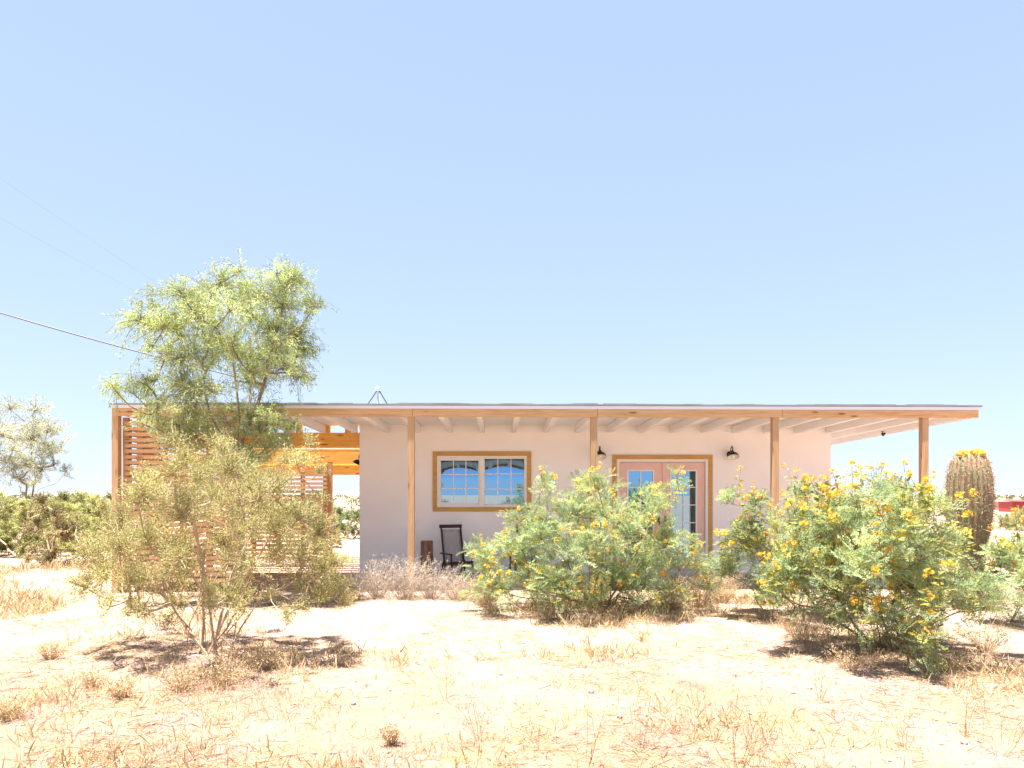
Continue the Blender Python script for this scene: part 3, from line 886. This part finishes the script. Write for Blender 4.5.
crown = [(95, 560, 22), (85, 585, 16), (120, 575, 25), (110, 535, 22), (135, 545, 26), (150, 580, 24), (165, 545, 26), (140, 505, 22), (165, 505, 24), (120, 600, 10),
         (190, 520, 26), (195, 480, 24), (220, 500, 26), (222, 465, 20), (180, 465, 18), (245, 480, 24), (250, 515, 26), (275, 495, 22), (295, 460, 16),
         (280, 530, 26), (300, 515, 22), (310, 545, 24), (325, 570, 20), (295, 575, 22), (265, 560, 22), (240, 545, 20), (210, 550, 22), (180, 575, 20),
         (230, 580, 16), (335, 595, 14), (340, 545, 12), (300, 600, 12), (200, 447, 10), (160, 600, 12), (318, 480, 12), (100, 512, 9), (345, 580, 10), (150, 608, 14), (268, 603, 14), (238, 602, 14), (190, 606, 13), (125, 592, 13), (215, 590, 14)]
LB, LBp, LBn, LBc, LBo = creosote('creosote_bush', 'large open yellow olive bush with many bare stems in the left foreground', (213, 655), [c for c in crown if c[0] < 338], .95, 3, 22, 36, leaf=(.013, .026), stems=26, tipr=.0019, minr=.0021, cols=([(.22, .215, .08), (.18, .19, .07), (.29, .25, .10), (.145, .16, .065)], (4, 3, 3, 2)))

# ---- blue-green bushes with yellow flower heads
def flower_bush(name, label, base_px, crown, depth, copies, fronds, nflow, stalk=(.05, .2), D=None, stems=10, pods=0, fl=1.0, cols=None, group=None, size=(.10, .18)):
    if D is None: D = F * EYE / (base_px[1] - HORIZON)
    base = at(base_px[0], HORIZON + F * EYE / D, D); gz = ground_z(base[0], base[1])
    r = empty(name, (base[0], base[1], gz)); tag(r, label, 'bush', group)
    o = np.array([base[0], base[1], gz]); pl = Plant((0, 0, -.03), .0016)
    cl = clumps_from(crown, D, depth, copies); cl = [(c - o, q) for c, q in cl]
    for c, q in cl: c[2] = max(c[2], .10)
    order = RNG.permutation(len(cl))
    for j in order[:stems]:
        m_ = cl[j][0]; b = RNG.normal(size=3) * .07; b[2] = -.02
        pl.p.append(pl.p[0] + b); pl.par.append(0)
        pl.chain(len(pl.p) - 1, m_ * np.array([.6, .6, .6]), 5, .06, .02)
    cl.sort(key=lambda q: np.linalg.norm(q[0]))
    nodes = [pl.connect(c, .15, .05) for c, q in cl]
    pos, dr, ci = fill(pl, nodes, [q for _, q in cl], 8, 1.05, .5, 0, 2)
    P, Dv, k = sample_leaves(pos, ci, fronds, .05)
    n = len(P); tone = np.clip(1 + RNG.normal(size=len(cl)) * .15, .65, 1.35)
    cols = cols or ([(.165, .210, .095), (.180, .225, .130), (.235, .24, .08), (.125, .165, .075)], (4, 3, 3, 2))
    col = tint(n, cols[0], cols[1], .22, k, tone)
    MB().scatter(FROND[0], FROND[1], P, Dv * .7 + RNG.normal(size=(n, 3)) * .7 + np.array([0, 0, .15]), RNG.uniform(*size, n), col,
                 up=np.tile([0, 0, 1.0], (n, 1))).build('foliage', M['leaf'], r)
    # erect flower stalks from the upper and outer clumps
    score = np.array([c[2] + .25 * RNG.random() - .35 * (c[1]) for c, q in cl])
    pick = np.argsort(-score)[:max(nflow * 2 // 3, 1)]
    FP = []; FD = []; LP = []; LD = []
    for i in range(nflow):
        j = int(pick[RNG.integers(len(pick))]); c, q = cl[j]
        if RNG.random() < .4:
            j = int(RNG.integers(len(cl))); c, q = cl[j]
        a = c + unit(RNG.normal(size=3) + np.array([0, -.5, .8])) * q * .8
        L = RNG.uniform(*stalk); d = unit(np.array([RNG.normal() * .25, RNG.normal() * .25, 1.0]))
        s = pl.chain(nodes[j], a, 2, .05); e = pl.chain(s, a + d * L, 3, .04)
        tip = pl.p[e]
        m_ = int(RNG.integers(7, 16))
        for _ in range(m_):
            dd = unit(RNG.normal(size=3) + d * .9); FP.append(tip + dd * RNG.uniform(.005, .035) * fl - d * .01); FD.append(dd)
        for _ in range(pods):
            t = RNG.uniform(.1, .85); LP.append(a + d * L * t); LD.append(unit(RNG.normal(size=3) * np.array([1, 1, .35])))
    FP = np.array(FP); FD = np.array(FD); n = len(FP)
    col = tint(n, [(.78, .48, .035), (.80, .56, .08), (.72, .35, .03), (.62, .20, .04)], (5, 4, 2, .6), .08)
    MB().scatter(FLOWER[0], FLOWER[1], FP, FD, RNG.uniform(.014, .024, n) * fl, col).build('flowers', M['petal'], r)
    if pods:
        LP = np.array(LP); LD = np.array(LD); n = len(LP); tv, tf = leaf_t(.34)
        col = tint(n, [(.34, .34, .07), (.46, .36, .06), (.22, .26, .10)], (4, 2, 3), .15)
        MB().scatter(tv, tf, LP, LD, RNG.uniform(.065, .11, n), col).build('seed_pods', M['leaf'], r)
    MB().frusta(*pl.branches(2.4, .0018), sides=5).build('stems', M['greenstem'], r)
    return r

mid_crown = [(490, 560, 18), (505, 585, 18), (485, 580, 12), (520, 555, 22), (530, 525, 20), (545, 500, 14), (550, 540, 26), (545, 580, 26), (575, 555, 28), (580, 515, 24), (590, 490, 16),
             (600, 545, 28), (612, 520, 20), (632, 512, 12), (640, 530, 26), (610, 580, 28), (645, 565, 26), (665, 545, 22), (664, 512, 16), (667, 494, 9),
             (680, 565, 20), (695, 580, 12), (640, 590, 24), (575, 592, 22), (530, 597, 14), (668, 590, 16), (600, 602, 12)]
flower_bush('flowering_bush', 'dense blue green flowering bush in front of the doors', (600, 612), mid_crown, .95, 3, 5, 200, (.03, .16), D=9.0, stems=14, fl=1.05, group='yellow flowering bushes in front of the house')
rb = [(760, 560, 16), (745, 540, 14), (730, 575, 12), (735, 520, 10), (775, 535, 20), (790, 560, 18), (770, 580, 16), (800, 530, 18), (815, 555, 18), (795, 505, 12), (755, 505, 9), (825, 520, 14), (830, 545, 16), (842, 568, 14), (760, 590, 12)]
flower_bush('flowering_bush', 'airy smaller flowering bush with bare lower stems right of the doors', (792, 612), rb, .6, 2, 5, 65, (.12, .45), D=8.6, stems=7, pods=9, fl=1.3, group='yellow flowering bushes in front of the house')
rc = [(800, 575, 22), (825, 600, 26), (835, 560, 26), (850, 530, 24), (860, 580, 20), (870, 545, 28), (885, 510, 24), (895, 560, 28), (905, 590, 20), (915, 535, 28), (930, 565, 28), (880, 618, 15), (850, 612, 12),
      (910, 625, 16), (935, 605, 24), (952, 582, 20), (940, 556, 14), (975, 598, 16), (908, 512, 12), (860, 512, 12), (845, 508, 10), (820, 580, 18), (800, 545, 14), (782, 585, 14), (925, 645, 16), (900, 650, 12), (995, 570, 12), (820, 540, 14)]
flower_bush('flowering_bush', 'large tall flowering bush with long flower spikes in the right foreground', (895, 655), rc, .8, 3, 4, 150, (.12, .48), D=6.6, stems=14, pods=9, fl=1.25, group='yellow flowering bushes in front of the house')
rd = [(1010, 560, 14), (1020, 545, 12), (1000, 580, 12), (1025, 575, 16), (1040, 560, 16), (1035, 590, 14)]
flower_bush('flowering_bush', 'small flowering bush cut by the right edge of the photo beyond the cactus', (1015, 612), rd, .4, 2, 6, 18, (.08, .25), D=8.2, stems=5, pods=4, fl=1.25, group='yellow flowering bushes in front of the house')

creosote('creosote_bush', 'small yellow green bush at the foot of the bay beside the left wall corner', (322, 603),
         [(305, 585, 10), (318, 575, 11), (332, 582, 11), (345, 588, 9), (325, 592, 11), (296, 592, 8), (338, 572, 7), (312, 596, 8)], .3, 2, 14, 26,
         leaf=(.016, .03), stems=7, cols=([(.22, .22, .07), (.18, .20, .06), (.28, .25, .10)], (4, 3, 2)))

# ------------------------------------------------------------------ barrel cactus
def cactus():
    D = 9.0; x, y, _ = at(969, 0, D); gz = ground_z(x, y)
    r = empty('barrel_cactus', (x, y, gz)); tag(r, 'tall spiny barrel cactus with a yellow fruit crown at the right', 'cactus')
    prof = [(-.05, .15), (.15, .16), (.5, .175), (.8, .20), (1.05, .245), (1.3, .265), (1.55, .262), (1.75, .245), (1.88, .210), (1.96, .165), (2.0, .12), (2.005, .0)]
    ribs = 24; sub = 4; n = ribs * sub; V = []
    zz = np.interp(np.linspace(0, len(prof) - 1, 60), range(len(prof)), [p[0] for p in prof]); rr = np.interp(np.linspace(0, len(prof) - 1, 60), range(len(prof)), [p[1] for p in prof])
    lean = lambda z: np.array([-.02 + .03 * z * .5, 0])
    for z, q in zip(zz, rr):
        for k in range(n):
            a = 2 * math.pi * k / n; c = .5 + .5 * math.cos(2 * math.pi * (k % sub) / sub)
            qq = q * (.86 + .14 * c); l = lean(z); V.append((qq * math.cos(a) + l[0], qq * math.sin(a), z))
    f = [(j * n + k, j * n + (k + 1) % n, (j + 1) * n + (k + 1) % n, (j + 1) * n + k) for j in range(59) for k in range(n)]
    MB().add(V, f).build('body', M['cactus'], r, True)
    P = []; Dd = []
    for k in range(ribs):
        a = 2 * math.pi * k / ribs
        for z in np.arange(.0, 1.98, .034):
            q = np.interp(z, [p[0] for p in prof], [p[1] for p in prof]); l = lean(z)
            slope = (np.interp(z + .02, [p[0] for p in prof], [p[1] for p in prof]) - q) / .02
            nrm = unit(np.array([math.cos(a), math.sin(a), -slope * .8]))
            c = np.array([q * math.cos(a) + l[0], q * math.sin(a), z])
            for s in range(7):
                P.append(c); Dd.append(unit(nrm * .55 + RNG.normal(size=3) * .62))
    P = np.array(P); Dd = np.array(Dd); n = len(P)
    tv = np.array([(0, -.035, 0), (0, .035, 0), (.6, .022, .06), (1, 0, .0)]); tf = np.array([(0, 1, 2), (0, 2, 3)])
    col = tint(n, [(.46, .31, .19), (.56, .41, .29), (.20, .12, .08), (.62, .50, .38)], (4, 4, 3, 3), .15)
    MB().scatter(tv, tf, P, Dd, RNG.uniform(.030, .060, n), col).build('spines', M['straw'], r)
    mb = MB(); PF = []; DF = []
    for k in range(46):
        a = RNG.random() * 6.283; q = .05 + .11 * RNG.random() ** .6; z = 1.995 - .9 * max(0, q - .10)
        c = (q * math.cos(a) + .012, q * math.sin(a), z + .0)
        tl = Matrix.Rotation(a, 3, 'Z') @ Matrix.Rotation(.5 * q / .16, 3, 'Y')
        s = RNG.uniform(.8, 1.2)
        mb.lathe([(.004 * s, -.01), (.020 * s, .012 * s), (.022 * s, .032 * s), (.014 * s, .052 * s), (.004, .06 * s)], c, 8, tl)
    mb.build('fruits', mat('yellow_cactus_fruit', (.72, .46, .05), rough=.6, var=(.60, .34, .04), scale=30), r, True)
cactus()

# ------------------------------------------------------------------ background trees and shrubs
def bg_tree(name, label, base_x, D, crown, depth, copies, twigs, per, leaf, cols, bark='bark', cat='tree', group=None, stems=3, tipr=.004, lw=.3):
    base = at(base_x, 0, D); gz = ground_z(base[0], base[1]); r = empty(name, (base[0], base[1], gz)); tag(r, label, cat, group)
    o = np.array([base[0], base[1], gz]); pl = Plant((0, 0, -.1), tipr)
    cl = clumps_from(crown, D, depth, copies, .15); cl = [(c - o, q) for c, q in cl]
    for c, q in cl: c[2] = max(c[2], .2)
    for j in RNG.permutation(len(cl))[:stems]:
        pl.chain(0, cl[j][0] * .6, 6, .08)
    cl.sort(key=lambda q: np.linalg.norm(q[0]))
    nodes = [pl.connect(c, .4, .08) for c, q in cl]
    pos, dr, ci = fill(pl, nodes, [q for _, q in cl], twigs, 1.1, .3, .1, 2)
    MB().frusta(*pl.branches(2.4, .004), sides=4).build('trunk' if cat == 'tree' else 'branches', M[bark], r)
    P, Dv, k = sample_leaves(pos, ci, per, .1); n = len(P)
    col = tint(n, cols[0], cols[1], .18, k, np.clip(1 + RNG.normal(size=len(cl)) * .2, .55, 1.4))
    tv, tf = leaf_t(lw)
    MB().scatter(tv, tf, P, Dv * .5 + RNG.normal(size=(n, 3)) * .8, RNG.uniform(*leaf, n), col).build('crown' if cat == 'tree' else 'foliage', M['leaf'], r)

GREY = ([(.30, .32, .24), (.26, .285, .205), (.33, .32, .19)], (4, 3, 1))
bg_tree('mesquite_tree', 'sparse grey green tree with crooked stems at the left edge', 22, 19, [(8, 412, 16), (20, 430, 18), (50, 440, 14), (28, 465, 14), (60, 462, 10), (-5, 445, 16), (30, 418, 16), (45, 430, 16), (60, 448, 10), (18, 440, 20), (42, 455, 14), (5, 455, 16), (58, 470, 9), (-15, 430, 22), (-20, 470, 22), (10, 478, 14), (36, 478, 10), (62, 432, 7)], 1.0, 2, 20, 36, (.05, .10), GREY, stems=6, lw=.18, tipr=.0022)
OLIVE = ([(.23, .235, .075), (.18, .205, .075), (.28, .25, .10), (.15, .17, .075)], (4, 3, 2, 2))
SHR = 'creosote shrubs beyond the yard'
def row(px, py_top, w, D, label, cols=OLIVE, per=60, leaf=(.03, .06), h=None):
    ground_py = HORIZON + F * EYE / D
    cr = []
    for _ in range(max(8, int(w / 3.2))):
        u = RNG.uniform(-1, 1); t = math.sqrt(max(0, 1 - u * u)); y0 = ground_py - 3; y1 = py_top + 6
        cr.append((px + u * w * .5, y0 + (y1 - y0) * t * RNG.uniform(.08, 1.0), 5 + 5 * RNG.random()))
    bg_tree('creosote_shrub', label, px, D, cr, w * D / F * .4, 2, 12, per, leaf, cols, 'twig', 'shrub', SHR, 5, .004, .4)
row(22, 497, 66, 17.0, 'broad olive shrub under the sparse grey tree at the left edge')
row(72, 492, 60, 19.0, 'bright olive shrub between the grey tree and the slat screen')
row(102, 500, 44, 16.0, 'olive shrub touching the left end of the slat screen')
row(48, 500, 40, 14.6, 'low dry shrub with dark shadow on the sand left of the bay', ([(.20, .16, .08), (.15, .14, .06)], (3, 2)), 40)
row(-20, 500, 60, 20, 'olive shrub cut by the left edge')
row(40, 496, 70, 22, 'wide yellow green shrub filling the gap under the sparse grey tree', per=50)
row(90, 497, 50, 21, 'yellow green shrub low against the slat screen corner', per=50)
row(10, 494, 60, 25, 'grey green shrub behind the left edge shrubs', GREY, 40)
row(60, 494, 56, 28, 'dull olive shrub seen low between two nearer shrubs')
row(104, 494, 50, 26, 'pale grey shrub just left of the slat screen corner', GREY, 40)
row(345, 497, 36, 24, 'green shrub seen through the gap beside the house', ([(.10, .15, .05), (.14, .17, .06)], (3, 2)))
row(330, 515, 30, 20.5, 'straw coloured shrub beyond the gap under the slat screen', ([(.22, .18, .08), (.18, .17, .07)], (3, 2)))
row(300, 505, 50, 27, 'olive shrub behind the back slat screen')
row(1015, 511, 60, 30, 'pale olive shrub beyond the cactus at the right edge', ([(.20, .20, .08), (.16, .17, .07)], (3, 2)), 60)
row(1050, 509, 60, 33, 'olive shrub out by the red shed')
row(862, 500, 40, 36, 'grey green shrub beyond the right porch corner', GREY, 20, (.05, .1))
bg_tree('mesquite_tree', 'pale leafless looking tree far beyond the right porch corner', 846, 42, [(842, 482, 8), (850, 474, 7), (856, 486, 8), (838, 492, 7), (860, 496, 7)], 1.0, 2, 9, 6, (.10, .18), GREY, stems=3, lw=.2)

# far desert scrub that reads as one mass
def far_scrub():
    mb = MB(); N = 2400
    y = 38 + 900 * RNG.random(N) ** 1.7; x = (RNG.random(N) - .5) * 2.2 * (y + 20)
    pos = []; sz = []; col = []
    for a, b in zip(x, y):
        if b < 85 and abs(a / b - .71) < .05: continue          # open sand before the shed
        h = RNG.uniform(.7, 1.7) * (1.25 if RNG.random() < .15 else 1); m_ = 150 if b < 110 else 14
        q = RNG.normal(size=(m_, 3)); q /= np.linalg.norm(q, axis=1, keepdims=True); q *= RNG.random((m_, 1)) ** .4
        p = q * np.array([h * .9, h * .9, h * .5]) + np.array([a, b, h * .5]); pos.append(p)
        sz.append(np.full(m_, .13 * h if b < 110 else .5 * h)); col.append(tint(m_, [(.14, .155, .075), (.17, .165, .085), (.11, .13, .07)], (1, 1, 1), .15))
    pos = np.concatenate(pos); sz = np.concatenate(sz); col = np.concatenate(col); n = len(pos)
    tv, tf = leaf_t(.8)
    mb.scatter(tv, tf, pos, RNG.normal(size=(n, 3)), sz, col)
    tag(mb.build('far_scrub', M['leaf']), 'olive scrub spread over the far plain', kind='stuff')
far_scrub()

# red shed and pink wall on the right horizon
def shed():
    x, y, _ = at(1016, 0, 62); r = empty('red_shed', (x, y, 0), R(-6)); tag(r, 'small dark red metal shed on the far right horizon', 'shed')
    mb = MB(); mb.box(-.9, .9, -1, 1, 0, .90)
    for k in range(18): mb.box(-.9 + k * .1, -.86 + k * .1, -1.02, -1.0, 0, .95)
    mb.build('wall', M['red'], r)
    MB().add([(-1, -1.15, .93), (1, -1.15, .93), (1, 1.15, 1.06), (-1, 1.15, 1.06), (-1, -1.15, .97), (1, -1.15, .97), (1, 1.15, 1.10), (-1, 1.15, 1.10)],
             [(0, 3, 2, 1), (4, 5, 6, 7), (0, 1, 5, 4), (1, 2, 6, 5), (2, 3, 7, 6), (3, 0, 4, 7)]).build('roof', M['red'], r)
    x, y, _ = at(999, 0, 70); r = empty('low_wall', (x, y, 0), R(4)); tag(r, 'faded pink low wall between the cactus and the red shed', 'wall')
    MB().box(-1.3, 1.3, -.12, .12, 0, .80).build('panel', M['pinkwall'], r); MB().box(-1.34, 1.34, -.16, .16, .80, .86).build('coping', M['pinkwall'], r)
shed()

# ------------------------------------------------------------------ overhead wires and their pole
def wire(name, pts, rad, m, label, group=None):
    tag(MB().tube(pts, rad, 6).build(name, m), label, 'wire', group)
def sag(a, b, s, n=24): return [tuple(np.array(a) * (1 - t) + np.array(b) * t - np.array([0, 0, 4 * s * t * (1 - t)])) for t in np.linspace(0, 1, n)]
POLE_D = 34.0
px_, py_, pz_ = at(250, 340, POLE_D)
pole = empty('utility_pole', (px_, py_, 0)); tag(pole, 'wooden utility pole hidden behind the tall tree', 'pole')
MB().tube([(0, 0, -.2), (0, 0, pz_ + .1)], [.09, .06], 10).build('shaft', M['polewood'], pole, True)
a1 = at(-420, 170 - 420 * .69, 10.2); a2 = at(-420, 220 - 420 * .577, 11.5)
wire('power_line', sag(a1, (px_ - .1, py_, pz_), .25), .006, M['wire_pale'], 'upper faint power line descending from the left edge to the tree', 'faint power lines in the sky')
wire('power_line', sag(a2, (px_ - .05, py_, pz_ - .35), .25), .006, M['wire_pale'], 'lower faint power line descending from the left edge to the tree', 'faint power lines in the sky')
c0 = at(-300, 214, 13.0); c1 = at(262, 383, 13.2)
wire('service_cable', sag(c0, c1, .16), .014, M['wire'], 'dark service cable slanting from the left edge into the tree')
mx_, my_, mz_ = c1
mast = empty('service_mast', (mx_, my_, 2.86)); tag(mast, 'short steel service mast on the roof behind the tall tree', 'mast')
MB().tube([(0, 0, 0), (0, 0, mz_ - 2.86 + .1)], .025, 10).build('tube', M['galv'], mast, True)
MB().lathe([(.03, 0), (.055, .03), (.04, .08), (0, .1)], (0, 0, mz_ - 2.86 + .1), 12).build('weatherhead', M['galv'], mast, True)

# ------------------------------------------------------------------ dry brush along the porch and around the yard
STRAW = ([(.48, .355, .20), (.53, .415, .27), (.37, .255, .14), (.47, .31, .13)], (4, 4, 2, 2))
PALE = ([(.50, .42, .34), (.44, .35, .27), (.56, .48, .40)], (3, 3, 2))
def dry_plant(name, label, x, y, h, w, n, cols, cat, group, seed=3, heads=True):
    gz = ground_z(x, y); r = empty(name, (x, y, gz)); tag(r, label, cat, group)
    pl = Plant((0, 0, -.02), .0011); tips = []
    for k in range(n):
        a = RNG.random() * 6.283; q = w * RNG.random() ** .6; L = h * RNG.uniform(.45, 1.05)
        pl.p.append(np.array([.18 * q * math.cos(a), .18 * q * math.sin(a), -.01])); pl.par.append(0)
        s = len(pl.p) - 1
        e = pl.chain(s, (q * math.cos(a), q * math.sin(a), L), 4, .06, .03)
        base_i = e - 3
        for b in range(seed):
            i = base_i + int(RNG.integers(0, 4)); st = pl.p[i]; d = unit(RNG.normal(size=3) + np.array([math.cos(a), math.sin(a), 1.1]))
            t = pl.chain(i, st + d * L * RNG.uniform(.12, .34), 2, .08); tips.append(pl.p[t])
        tips.append(pl.p[e])
    mb = MB(); p0, p1, r0, r1 = pl.branches(2.6, .0009)
    keep = np.array(pl.par)[1:] != 0
    mb.frusta(p0[keep], p1[keep], np.minimum(r0[keep], .003), np.minimum(r1[keep], .003), 3)
    nn = mb.n; mb.c = [tint(nn // 6, cols[0], cols[1], .12).repeat(6, axis=0)]
    mb.build('stalks', M['straw'], r)
    if heads:
        T = np.array(tips); T = np.repeat(T, 5, axis=0) + RNG.normal(size=(len(T) * 5, 3)) * .012; m_ = len(T); tv, tf = leaf_t(.35)
        MB().scatter(tv, tf, T, RNG.normal(size=(m_, 3)) + np.array([0, 0, .6]), RNG.uniform(.010, .024, m_), tint(m_, cols[0], cols[1], .12)).build('seed_heads', M['straw'], r)

BR = 'dry brush along the porch edge'
for px, D, h, w, lab in ((352, 10.5, .42, .40, 'dry brush clump under the left corner of the pink wall'),
                         (378, 10.75, .50, .42, 'pale dry brush clump between the wall corner and the porch post'),
                         (405, 10.6, .55, .42, 'pale dry brush clump at the foot of the leftmost clear porch post'),
                         (432, 10.65, .44, .42, 'pale dry brush clump in front of the upright log'),
                         (458, 10.5, .34, .40, 'pale dry brush clump in front of the sling chair'),
                         (484, 9.9, .35, .36, 'dry brush clump at the left foot of the green bush before the chair'),
                         (700, 9.7, .40, .42, 'dry brush clump between the two flowering bushes under the doors'),
                         (672, 9.4, .30, .36, 'dry brush clump at the right foot of the green bush before the doors'),
                         (722, 10.2, .42, .36, 'dry brush clump below the right door trim')):
    x = (px - 512) * (D - .3) / F
    dry_plant('dry_brush', lab, x, D - .3, h * 1.02, w * 1.15, 120, PALE if px < 470 else STRAW, 'brush', BR, 4)
TU = 'dry grass tufts on the sand'
for px, py, h, w, n, lab in ((122, 700, .13, .14, 50, 'brown dry tuft left of the bush shadow'),
                             (50, 663, .13, .14, 60, 'orange dry tuft nearest the left edge'),
                             (390, 742, .10, .07, 40, 'small orange tuft alone in the bottom middle'),
                             (8, 722, .12, .16, 60, 'orange dry tuft cut by the left edge low down'),
                             (92, 690, .12, .12, 40, 'rusty dry tuft in the left foreground'),
                             (182, 690, .16, .20, 70, 'brown dry tuft in front of the left bush stems'),
                             (228, 684, .18, .22, 80, 'dense brown tuft just below the left bush stems'),
                             (270, 668, .15, .2, 60, 'brown dry tuft right of the left bush stems'),
                             (985, 650, .26, .26, 70, 'rusty dry tuft right of the large flowering bush'),
                             (800, 640, .25, .25, 60, 'straw tuft at the left foot of the large flowering bush'),
                             (950, 672, .14, .24, 60, 'grey brown tuft in the shade before the large flowering bush'),
                             (850, 672, .16, .2, 60, 'straw tuft before the large flowering bush'),
                             (640, 640, .10, .14, 30, 'thin straw tuft before the middle bush'),
                             (345, 604, .22, .22, 60, 'rusty tuft between the left bush and the house'),
                             (272, 604, .30, .30, 70, 'straw tuft standing in front of the back slat screen'),
                             (245, 600, .26, .26, 60, 'dull straw tuft at the foot of the left porch post')):
    D = F * EYE / (py - HORIZON); x = (px - 512) * D / F
    dry_plant('dry_tuft', lab, x, D, h, w, n, STRAW, 'tuft', TU, 2)
WE = 'thin dry weeds in the foreground'
for px, py, h, n, lab in ((585, 766, .42, 5, 'thin dry weed at the bottom edge right of centre'),
                          (640, 748, .40, 6, 'tall thin dry weed left of the forked one low in the middle'),
                          (735, 765, .52, 8, 'tall forked dry weed at the bottom edge'),
                          (770, 745, .30, 5, 'thin leaning weed right of the forked weed'),
                          (480, 740, .30, 6, 'thin dry weed low in the centre'),
                          (447, 700, .34, 5, 'faint tall weed in the middle of the sand'),
                          (75, 778, .32, 5, 'thin dry weed in the bottom left corner'),
                          (118, 765, .28, 5, 'thin bent weed along the bottom left'),
                          (540, 745, .25, 5, 'short dry weed below centre'),
                          (905, 752, .30, 6, 'thin dry weed low on the right'),
                          (965, 740, .34, 6, 'tall thin weed low near the right edge'),
                          (1000, 760, .34, 7, 'thin dry weed in the bottom right corner'),
                          (820, 700, .24, 6, 'thin weed below the large flowering bush')):
    D = F * EYE / (py - HORIZON); x = (px - 512) * D / F
    dry_plant('dry_weed', lab, x, D, h, h * .45, n, STRAW, 'weed', WE, 3)

# ------------------------------------------------------------------ grass and straw litter: nobody could count it
BASES = [(-2.8, 6.56, 1.6), (1.0, 9.0, 1.7), (3.65, 6.6, 1.6), (3.56, 8.6, 1.0), (5.9, 9.0, 1.0)]
def grass():
    mb = MB(); P = []; H = []; Wd = []
    N = 30000
    y = 3.3 + 12 * RNG.random(N) ** 1.15; x = (RNG.random(N) - .5) * 1.62 * y
    for a, b in zip(x, y):
        if b > 10.9 and -6.4 < a < 7.6: continue
        q = mnoise.fractal((a * .55, b * .55, 4.2), 1.0, 2.0, 4) - .10
        for bx, by, br in BASES:
            d = math.hypot(a - bx, b - by) / br
            if d < 1.3: q += .5 * (1.3 - d)
        if 9.6 < b < 10.9: q += .35
        if a < -6 and b > 8.5: q += .45
        if RNG.random() > max(.015, min(1, q * 1.1)): continue
        m_ = int(RNG.integers(4, 10)); h = RNG.uniform(.03, .11) * (1 + max(0, q) * .9)
        if a < -6 and b > 8.5: h *= 1.3
        gz = ground_z(a, b)
        P.append(np.tile([a, b, gz - .004], (m_, 1)) + RNG.normal(size=(m_, 3)) * np.array([.03, .03, 0])); H.append(h * RNG.uniform(.5, 1.2, m_))
    N = 90000
    y = 3.3 + 6.5 * RNG.random(N) ** 1.1; x = (RNG.random(N) - .5) * 1.62 * y
    for a, b in zip(x, y):
        q = mnoise.fractal((a * .8, b * .8, 14.2), 1.0, 2.0, 4) - .06
        if RNG.random() > max(.06, min(1, q * 1.6)): continue
        P.append(np.array([[a, b, ground_z(a, b) - .003]])); H.append(np.array([RNG.uniform(.02, .085)]))
    P = np.concatenate(P); H = np.concatenate(H); n = len(P)
    d = RNG.normal(size=(n, 3)) * np.array([.55, .55, .1]) + np.array([0, 0, .8])
    tv = np.array([(0, -.010, 0), (0, .010, 0), (.55, .008, .05), (1, 0, .22)]); tf = np.array([(0, 1, 2), (0, 2, 3)])
    col = tint(n, STRAW[0], STRAW[1], .15)
    mb.scatter(tv, tf, P, d, H, col)
    tag(mb.build('dry_grass', M['straw']), 'short straw coloured grass over the sand', kind='stuff')
    # fallen straw and twigs
    N = 52000; y = 3.3 + 8 * RNG.random(N) ** 1.2; x = (RNG.random(N) - .5) * 1.62 * y; P = []
    for a, b in zip(x, y):
        q = mnoise.fractal((a * .7, b * .7, 9.2), 1.0, 2.0, 4) + .08
        for bx, by, br in BASES:
            d = math.hypot(a - bx, b - by) / br
            if d < 1.2: q += .7 * (1.2 - d)
        if RNG.random() < max(.05, min(1, q * 1.3)): P.append((a, b, ground_z(a, b) + .006 + .01 * RNG.random()))
    P = np.array(P); n = len(P)
    d = RNG.normal(size=(n, 3)) * np.array([1, 1, .12])
    tv = np.array([(0, -.02, 0), (0, .02, 0), (1, .015, .02), (1, -.015, .02)]); tf = np.array([(0, 1, 2, 3)])
    col = tint(n, [(.40, .27, .15), (.30, .19, .11), (.50, .37, .22), (.18, .11, .07)], (4, 3, 3, 2), .15)
    tag(MB().scatter(tv, tf, P, d, RNG.uniform(.03, .13, n), col).build('straw_litter', M['straw']), 'fallen straw and twigs scattered on the sand', kind='stuff')
    # pebbles
    N = 500; y = 3.4 + 7 * RNG.random(N) ** 1.3; x = (RNG.random(N) - .5) * 1.6 * y; mb = MB()
    for a, b in zip(x, y):
        s = RNG.uniform(.006, .018) * (1.8 if RNG.random() < .06 else 1)
        bm = bmesh.new(); bmesh.ops.create_icosphere(bm, subdivisions=1, radius=s)
        V = np.array([v.co[:] for v in bm.verts]); Fc = np.array([[v.index for v in f.verts] for f in bm.faces]); bm.free()
        V = V * RNG.uniform(.7, 1.3, 3) * np.array([1, 1, .6]) * (1 + RNG.normal(size=(len(V), 1)) * .1)
        mb.add(V + np.array([a, b, ground_z(a, b) + s * .2]), Fc)
    tag(mb.build('pebbles', M['stone']), 'small dark pebbles scattered on the sand', kind='stuff')
grass()
